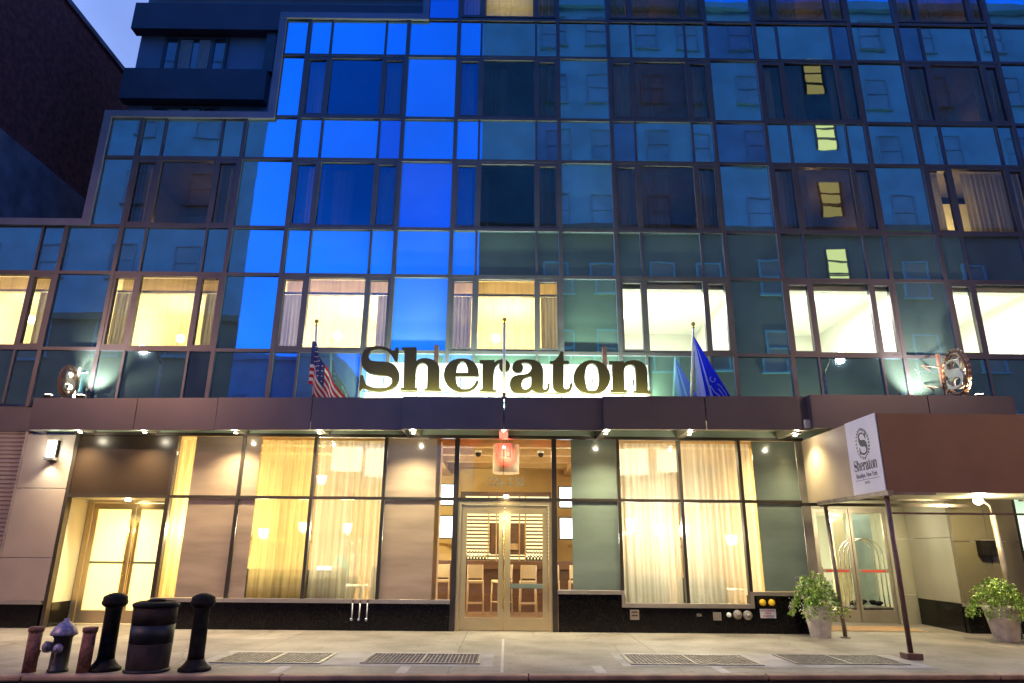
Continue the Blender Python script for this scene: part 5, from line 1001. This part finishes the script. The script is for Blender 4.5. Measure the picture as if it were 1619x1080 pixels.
# ---------------------------------------------------------------- street furniture on the left
def bollard(x, y, lb, lean=0):
    t = thing('bollard', lb, 'bollard', (x, y, 0), group='black cast iron bollards'); 
    MB().lathe([(.20, 0), (.20, .03), (.17, .05), (.125, .10), (.105, .14)], n=28).build('base', M['black'], t)
    MB().lathe([(.105, .14), (.10, .20), (.098, .72), (.104, .74), (.104, .76)], n=28).build('shaft', M['black'], t)
    MB().lathe([(.104, .76), (.13, .775), (.155, .80), (.158, .83), (.145, .855), (.15, .87), (.14, .895), (.09, .925), (.03, .94), (0, .942)], n=28).build('cap', M['black'], t)
    return t
bollard(-5.17, -4.83, 'black cast iron bollard between the rusty pipe and the trash can'); bollard(-4.03, -4.78, 'black cast iron bollard right of the trash can')
M['can'] = pbr('can_brown', (.030, .017, .011), .75, 0, .45, 6, .35, 40, spec=.2); M['canband'] = pbr('can_band', (.006, .005, .005), .55, 0, .4, 8)
t = thing('trash_can', 'round dark litter bin between the two black bollards', 'bin', (-4.60, -4.87, 0))
MB().lathe([(.250, 0), (.252, .03), (.254, .06), (.260, .34)], n=40).build('body', M['can'], t); MB().lathe([(.2605, .341), (.263, .56)], n=40).build('dark_band', M['canband'], t); MB().lathe([(.2635, .561), (.268, .77)], n=40).build('upper_body', M['can'], t)
MB().lathe([(.272, .771), (.284, .79), (.284, .81), (.27, .825), (.21, .845), (.20, .835), (.10, .83)], n=40).build('lid', M['black'], t); MB().lathe([(.10, .83), (.11, .86), (.06, .872), (0, .872)], n=24).build('lid_knob', M['black'], t)
MB().lathe([(.266, .0), (.278, .012), (.278, .03), (.266, .04)], n=40).build('foot_ring', M['canband'], t)
def pipe(x, y, h, lean, lb):
    t = thing('pipe_bollard', lb, 'bollard', (x, y, -.0)); MB().tube([(0, 0, 0), (lean, 0, h - .05)], .078, 20).build('pipe', M['rust'], t)
    MB().lathe([(.078, h - .055), (.088, h - .05), (.09, h), (.07, h + .008), (0, h + .008)], (lean, 0, 0), 20).build('collar', M['rust'], t)
pipe(-6.02, -5.0, .525, -.005, 'rusty pipe bollard left of the hydrant'); pipe(-5.34, -5.0, .525, 0.005, 'rusty pipe bollard right of the hydrant')
t = thing('fire_hydrant', 'black fire hydrant with silver bonnet between two rusty pipes', 'hydrant', (-5.69, -4.95, 0))
MB().lathe([(.12, 0), (.12, .03), (.108, .04), (.104, .40), (.12, .41), (.12, .43)], n=28).build('barrel', M['hyd_dark'], t)
MB().lathe([(.150, .43), (.158, .445), (.148, .475), (.118, .53), (.07, .578), (.035, .60), (.03, .60), (.03, .63), (0, .63)], n=28).build('bonnet', M['hyd_cap'], t)
c = MB().lathe([(.055, 0), (.055, -.06), (.07, -.061), (.07, -.11), (.03, -.115), (.03, -.14), (0, -.14)], (-.10, 0, .29), 18, 'x'); c.build('side_nozzle', M['hyd_cap'], t)
MB().lathe([(.06, -.10), (.06, -.125), (.045, -.14), (.02, -.145), (.02, -.165), (0, -.165)], (.02, 0, .28), 18, 'y').build('front_nozzle', M['hyd_cap'], t)
b = MB(); 
for i in range(9): b.lathe([(.012, -.004), (.012, .004)], (-.255 - .004 * i, -.02, .24 - i * .022), 8, 'x' if i % 2 else 'y')
b.build('chain', M['rust'], t)
b = MB()
for i in range(7): b.lathe([(.011, -.004), (.011, .004)], (.03, -.165, .22 - i * .02), 8, 'x' if i % 2 else 'y')
b.build('chain', M['rust'], t)

# ---------------------------------------------------------------- people behind the sheer curtain
def person(x, y, h, rz, shirt, trousers, arm, lb):
    J = {'pel': (0, 0, .53), 'chest': (0, .01, .72), 'neck': (0, .01, .83), 'hb': (0, -.005, .87), 'head': (0, -.02, .93), 'top': (0, 0, .985)}
    Rr = {'pel': .078, 'chest': .085, 'neck': .03, 'hb': .045, 'head': .055, 'top': .032}
    E = [('pel', 'chest'), ('chest', 'neck'), ('neck', 'hb'), ('hb', 'head'), ('head', 'top')]
    for s_, sn in ((-1, 'l'), (1, 'r')):
        el = (s_ * .135, -.02, .62); wr = (s_ * .10, -.15, .60 if arm == 0 else (.80 if sn == 'r' else .62)); 
        for k, p, r in (('sh', (s_ * .105, .01, .80), .036), ('el', el, .026), ('wr', wr, .017), ('pa', (wr[0] * .95, wr[1] - .035, wr[2] + .005), .020), ('hip', (s_ * .055, 0, .49), .058), ('kn', (s_ * .06, -.01, .27), .037), ('an', (s_ * .06, .01, .045), .023), ('to', (s_ * .065, -.09, .018), .018)): J[k + sn] = p; Rr[k + sn] = r
        E += [('chest', 'sh' + sn), ('sh' + sn, 'el' + sn), ('el' + sn, 'wr' + sn), ('wr' + sn, 'pa' + sn), ('pel', 'hip' + sn), ('hip' + sn, 'kn' + sn), ('kn' + sn, 'an' + sn), ('an' + sn, 'to' + sn)]
        for f in range(5):
            pa = J['pa' + sn]; dx = (-.016 + .0105 * f) if f < 4 else s_ * -.022; L = (.040, .046, .044, .036, .026)[f]
            a_, b_ = 'f%d1%s' % (f, sn), 'f%d2%s' % (f, sn)
            J[a_] = (pa[0] + dx, pa[1] - L * .6, pa[2] + .002); J[b_] = (pa[0] + dx * 1.1, pa[1] - L, pa[2] - .012); Rr[a_] = .0052; Rr[b_] = .0045; E += [('pa' + sn, a_), (a_, b_)]
    ks = list(J); me = bpy.data.meshes.new('person'); me.from_pydata([Vector(J[k]) * h for k in ks], [(ks.index(a), ks.index(b_)) for a, b_ in E], [])
    o = bpy.data.objects.new('body', me); COL.objects.link(o); sk = o.modifiers.new('s', 'SKIN'); sv = me.skin_vertices[0].data
    for i, k in enumerate(ks): sv[i].radius = (Rr[k] * h, Rr[k] * h * (.75 if k in ('chest', 'pel') else 1)); 
    sv[0].use_root = True; o.modifiers.new('u', 'SUBSURF').levels = 2; o.modifiers['u'].render_levels = 2
    dg = bpy.context.evaluated_depsgraph_get(); dg.update(); m2 = bpy.data.meshes.new_from_object(o.evaluated_get(dg)); bpy.data.objects.remove(o)
    m2.materials.clear()
    for m in (M['skin'], shirt, trousers): m2.materials.append(m)
    for f in m2.polygons:
        c = f.center / h; f.use_smooth = True
        arm_ = abs(c.x) > .09 or c.y < -.075
        f.material_index = 2 if c.z < .52 and not (arm_ and c.z > .45 and c.y < -.08) else (1 if c.z < .825 and not (c.y < -.10) and not (abs(c.x) > .125 and c.z < .66) else 0)
    t = thing('person', lb, 'person', (x, y, .02), rz); link('body', m2, None, t)
    b = MB(); b.ball((0, .012 * h, .945 * h), .068 * h, 14, sz=1.0); 
    for v in list(b.b.verts):
        if v.co.y < -.030 * h or v.co.z < .915 * h: b.b.verts.remove(v)
    b.build('hair', M['hair'] if arm == 0 else M['lighthair'], t)
    b = MB()
    for s_ in (-1, 1): b.ball((s_ * .022 * h, -.071 * h, .938 * h), .007 * h, 8); b.ball((s_ * .058 * h, -.01 * h, .928 * h), .014 * h, 8)
    b.ball((0, -.078 * h, .922 * h), .011 * h, 8); b.ball((0, -.068 * h, .900 * h), .014 * h, 8, sz=.35)
    b.build('face_features', M['skin'], t)
M['lighthair'] = pbr('light_hair', (.45, .24, .10), .6)
person(-3.84, 2.55, 1.66, .35, M['teal_shirt'], M['navy'], 0, 'person in a teal shirt facing the street behind the pale sheer curtain')
person(-3.60, 2.40, 1.72, -1.1, M['tan_shirt'], M['brown_panel'], 1, 'person in a tan top with arms raised right of the one in teal')

# ---------------------------------------------------------------- what the glass mirrors: across the street
for i, (x, lb) in enumerate(((5.0, 'shop light over the pavement of the block across the street, left of two'), (15.0, 'shop light over the pavement of the block across the street, right of two'))):
    t = thing('shop_wall_light', lb, 'lamp', (x, -17.69, 5.2)); MB().box(-.3, .3, 0, .5, .05, .14, .01).build('hood', M['black'], t); MB().box(-.25, .25, .05, .45, .03, .049).build('tube', M['shadeglow'], t)
    lamp('SPOT', (x, -16.7, 5.0), 1500, (1, .72, .34), .1, (x, -18.0, 8.5), 165, .8)  # added, out of view: warms the lower wall that the glass mirrors
def opp(name, lb, x0, x1, y0, y1, h, cols, rows, zf, dz, litcol=None, ww=1.3, wh=1.9, cut=0, low=0):
    t = thing(name, lb, 'building', ((x0 + x1) / 2, y1, 0)); w_ = off(t); a = w_(x0, y0, -.1); c = w_(x1, y1, h)
    MB().prism([(a[0], c[1]), (c[0], c[1]), (c[0] - cut, a[1]), (a[0], a[1])], 2, a[2], c[2]).build('wall', M['opp'], t)
    if low: MB().box(a[0], c[0], c[1] + .0005, c[1] + .003, 0, low).build('lower_wall', M['opp_low'], t); MB().box(a[0], c[0], c[1] + .004, c[1] + .25, low, low + .3).build('belt_course', M['opp_low'], t)
    MB().box(a[0] - .1, c[0] + .1, c[1] + .001, c[1] + .3, h - .5, h).build('cornice', M['opp'], t)
    MB().box(a[0], c[0], c[1] + .004, c[1] + .2, 3.6, 4.0).build('belt_course', M['opp'], t)
    for r in range(rows):
        for k_, xx in enumerate(cols):
            xl = xx - (x0 + x1) / 2; z = zf + r * dz
            b = MB(); b.box(xl - ww / 2, xl - ww / 2 + .09, .002, .07, z, z + wh); b.box(xl + ww / 2 - .09, xl + ww / 2, .002, .07, z, z + wh); b.box(xl - ww / 2 + .09, xl + ww / 2 - .09, .002, .07, z + wh - .08, z + wh); b.box(xl - ww / 2 - .08, xl + ww / 2 + .08, .002, .14, z - .1, z - .001); b.box(xl - ww / 2 + .09, xl + ww / 2 - .09, .002, .06, z + wh * .5 - .03, z + wh * .5 + .03)
            wn = b.build('window', M['opp_frame'], t); MB().box(xl - ww / 2 + .09, xl + ww / 2 - .09, .004, .02, z, z + wh - .08).build('pane', M['opp_win_low'] if z < low else M['opp_win'], wn)
    return t
M['opp_frame'] = pbr('opposite_frame', (.15, .38, .45), .6)
t = opp('opposite_building', 'grey apartment block across the street mirrored in the right half of the glass', -1.6, 34, -34, -18, 32.4, [2.5, 4.9, 7.9, 10.3, 13.3, 20.8, 24, 28], 7, 6.3, 3.85, low=17.6)
for i in range(7):
    z0 = 7.15 + i * 3.83; xl = 17.1 - 16.2
    if i in (0, 6): continue
    b = MB(); b.box(xl - .6, xl - .5, .002, .08, z0, z0 + 2.0); b.box(xl + .5, xl + .6, .002, .08, z0, z0 + 2.0)
    for zz in (.52, .62, 1.25): b.box(xl - .499, xl + .499, .03, .07, z0 + zz, z0 + zz + .07)
    wn = b.build('stair_window', M['shopframe'], t); MB().box(xl - .5, xl + .5, .004, .02, z0, z0 + 2.0).build('pane', M['opp_lit'], wn)
opp('opposite_tower', 'tall dark tower across the street mirrored at the left end of the glass', -60, -13.5, -34, -18, 42, [-16.5, -20, -23.5, -27], 8, 6.3, 4.2, cut=9, low=12.4)
opp('distant_building', 'low building far down the side street mirrored below the bright sky', -26, -16.5, -60, -46, 18.8, [-24, -21, -18.5], 3, 5, 4)
t = thing('street_lamp', 'street lamp on the far pavement mirrored as a star in the glass', 'lamp', (-14.8, -13.5, 0))
MB().lathe([(.18, 0), (.18, .3), (.09, .5), (.06, 9.0)], n=14).build('pole', M['pole'], t); MB().tube([(0, 0, 8.9), (0, .8, 9.5), (0, 1.4, 9.45)], .045, 8).build('arm', M['pole'], t); MB().box(-.14, .14, 1.2, 1.8, 9.36, 9.5, .03).build('lamp_head', M['pole'], t); MB().ball((0, 1.5, 9.33), .10, 12).build('bulb', M['streetbulb'] if 'streetbulb' in M else emit('street_bulb', (1, .7, .35), 60), t)
lamp('SPOT', (-14.8, -12.0, 9.1), 1900, SOD, .15, (-9, -7, 0), 140, .8)
t2 = copy_tree(t); t2.location = (13.5, -13.5, 0); t2['label'] = 'street lamp on the far pavement beyond the right end of the hotel'
lamp('SPOT', (13.5, -12.0, 9.1), 900, (1, .66, .5), .15, (9, -7, 0), 140, .8)
for o in (t, t2): o['group'] = 'street lamps on the far pavement'
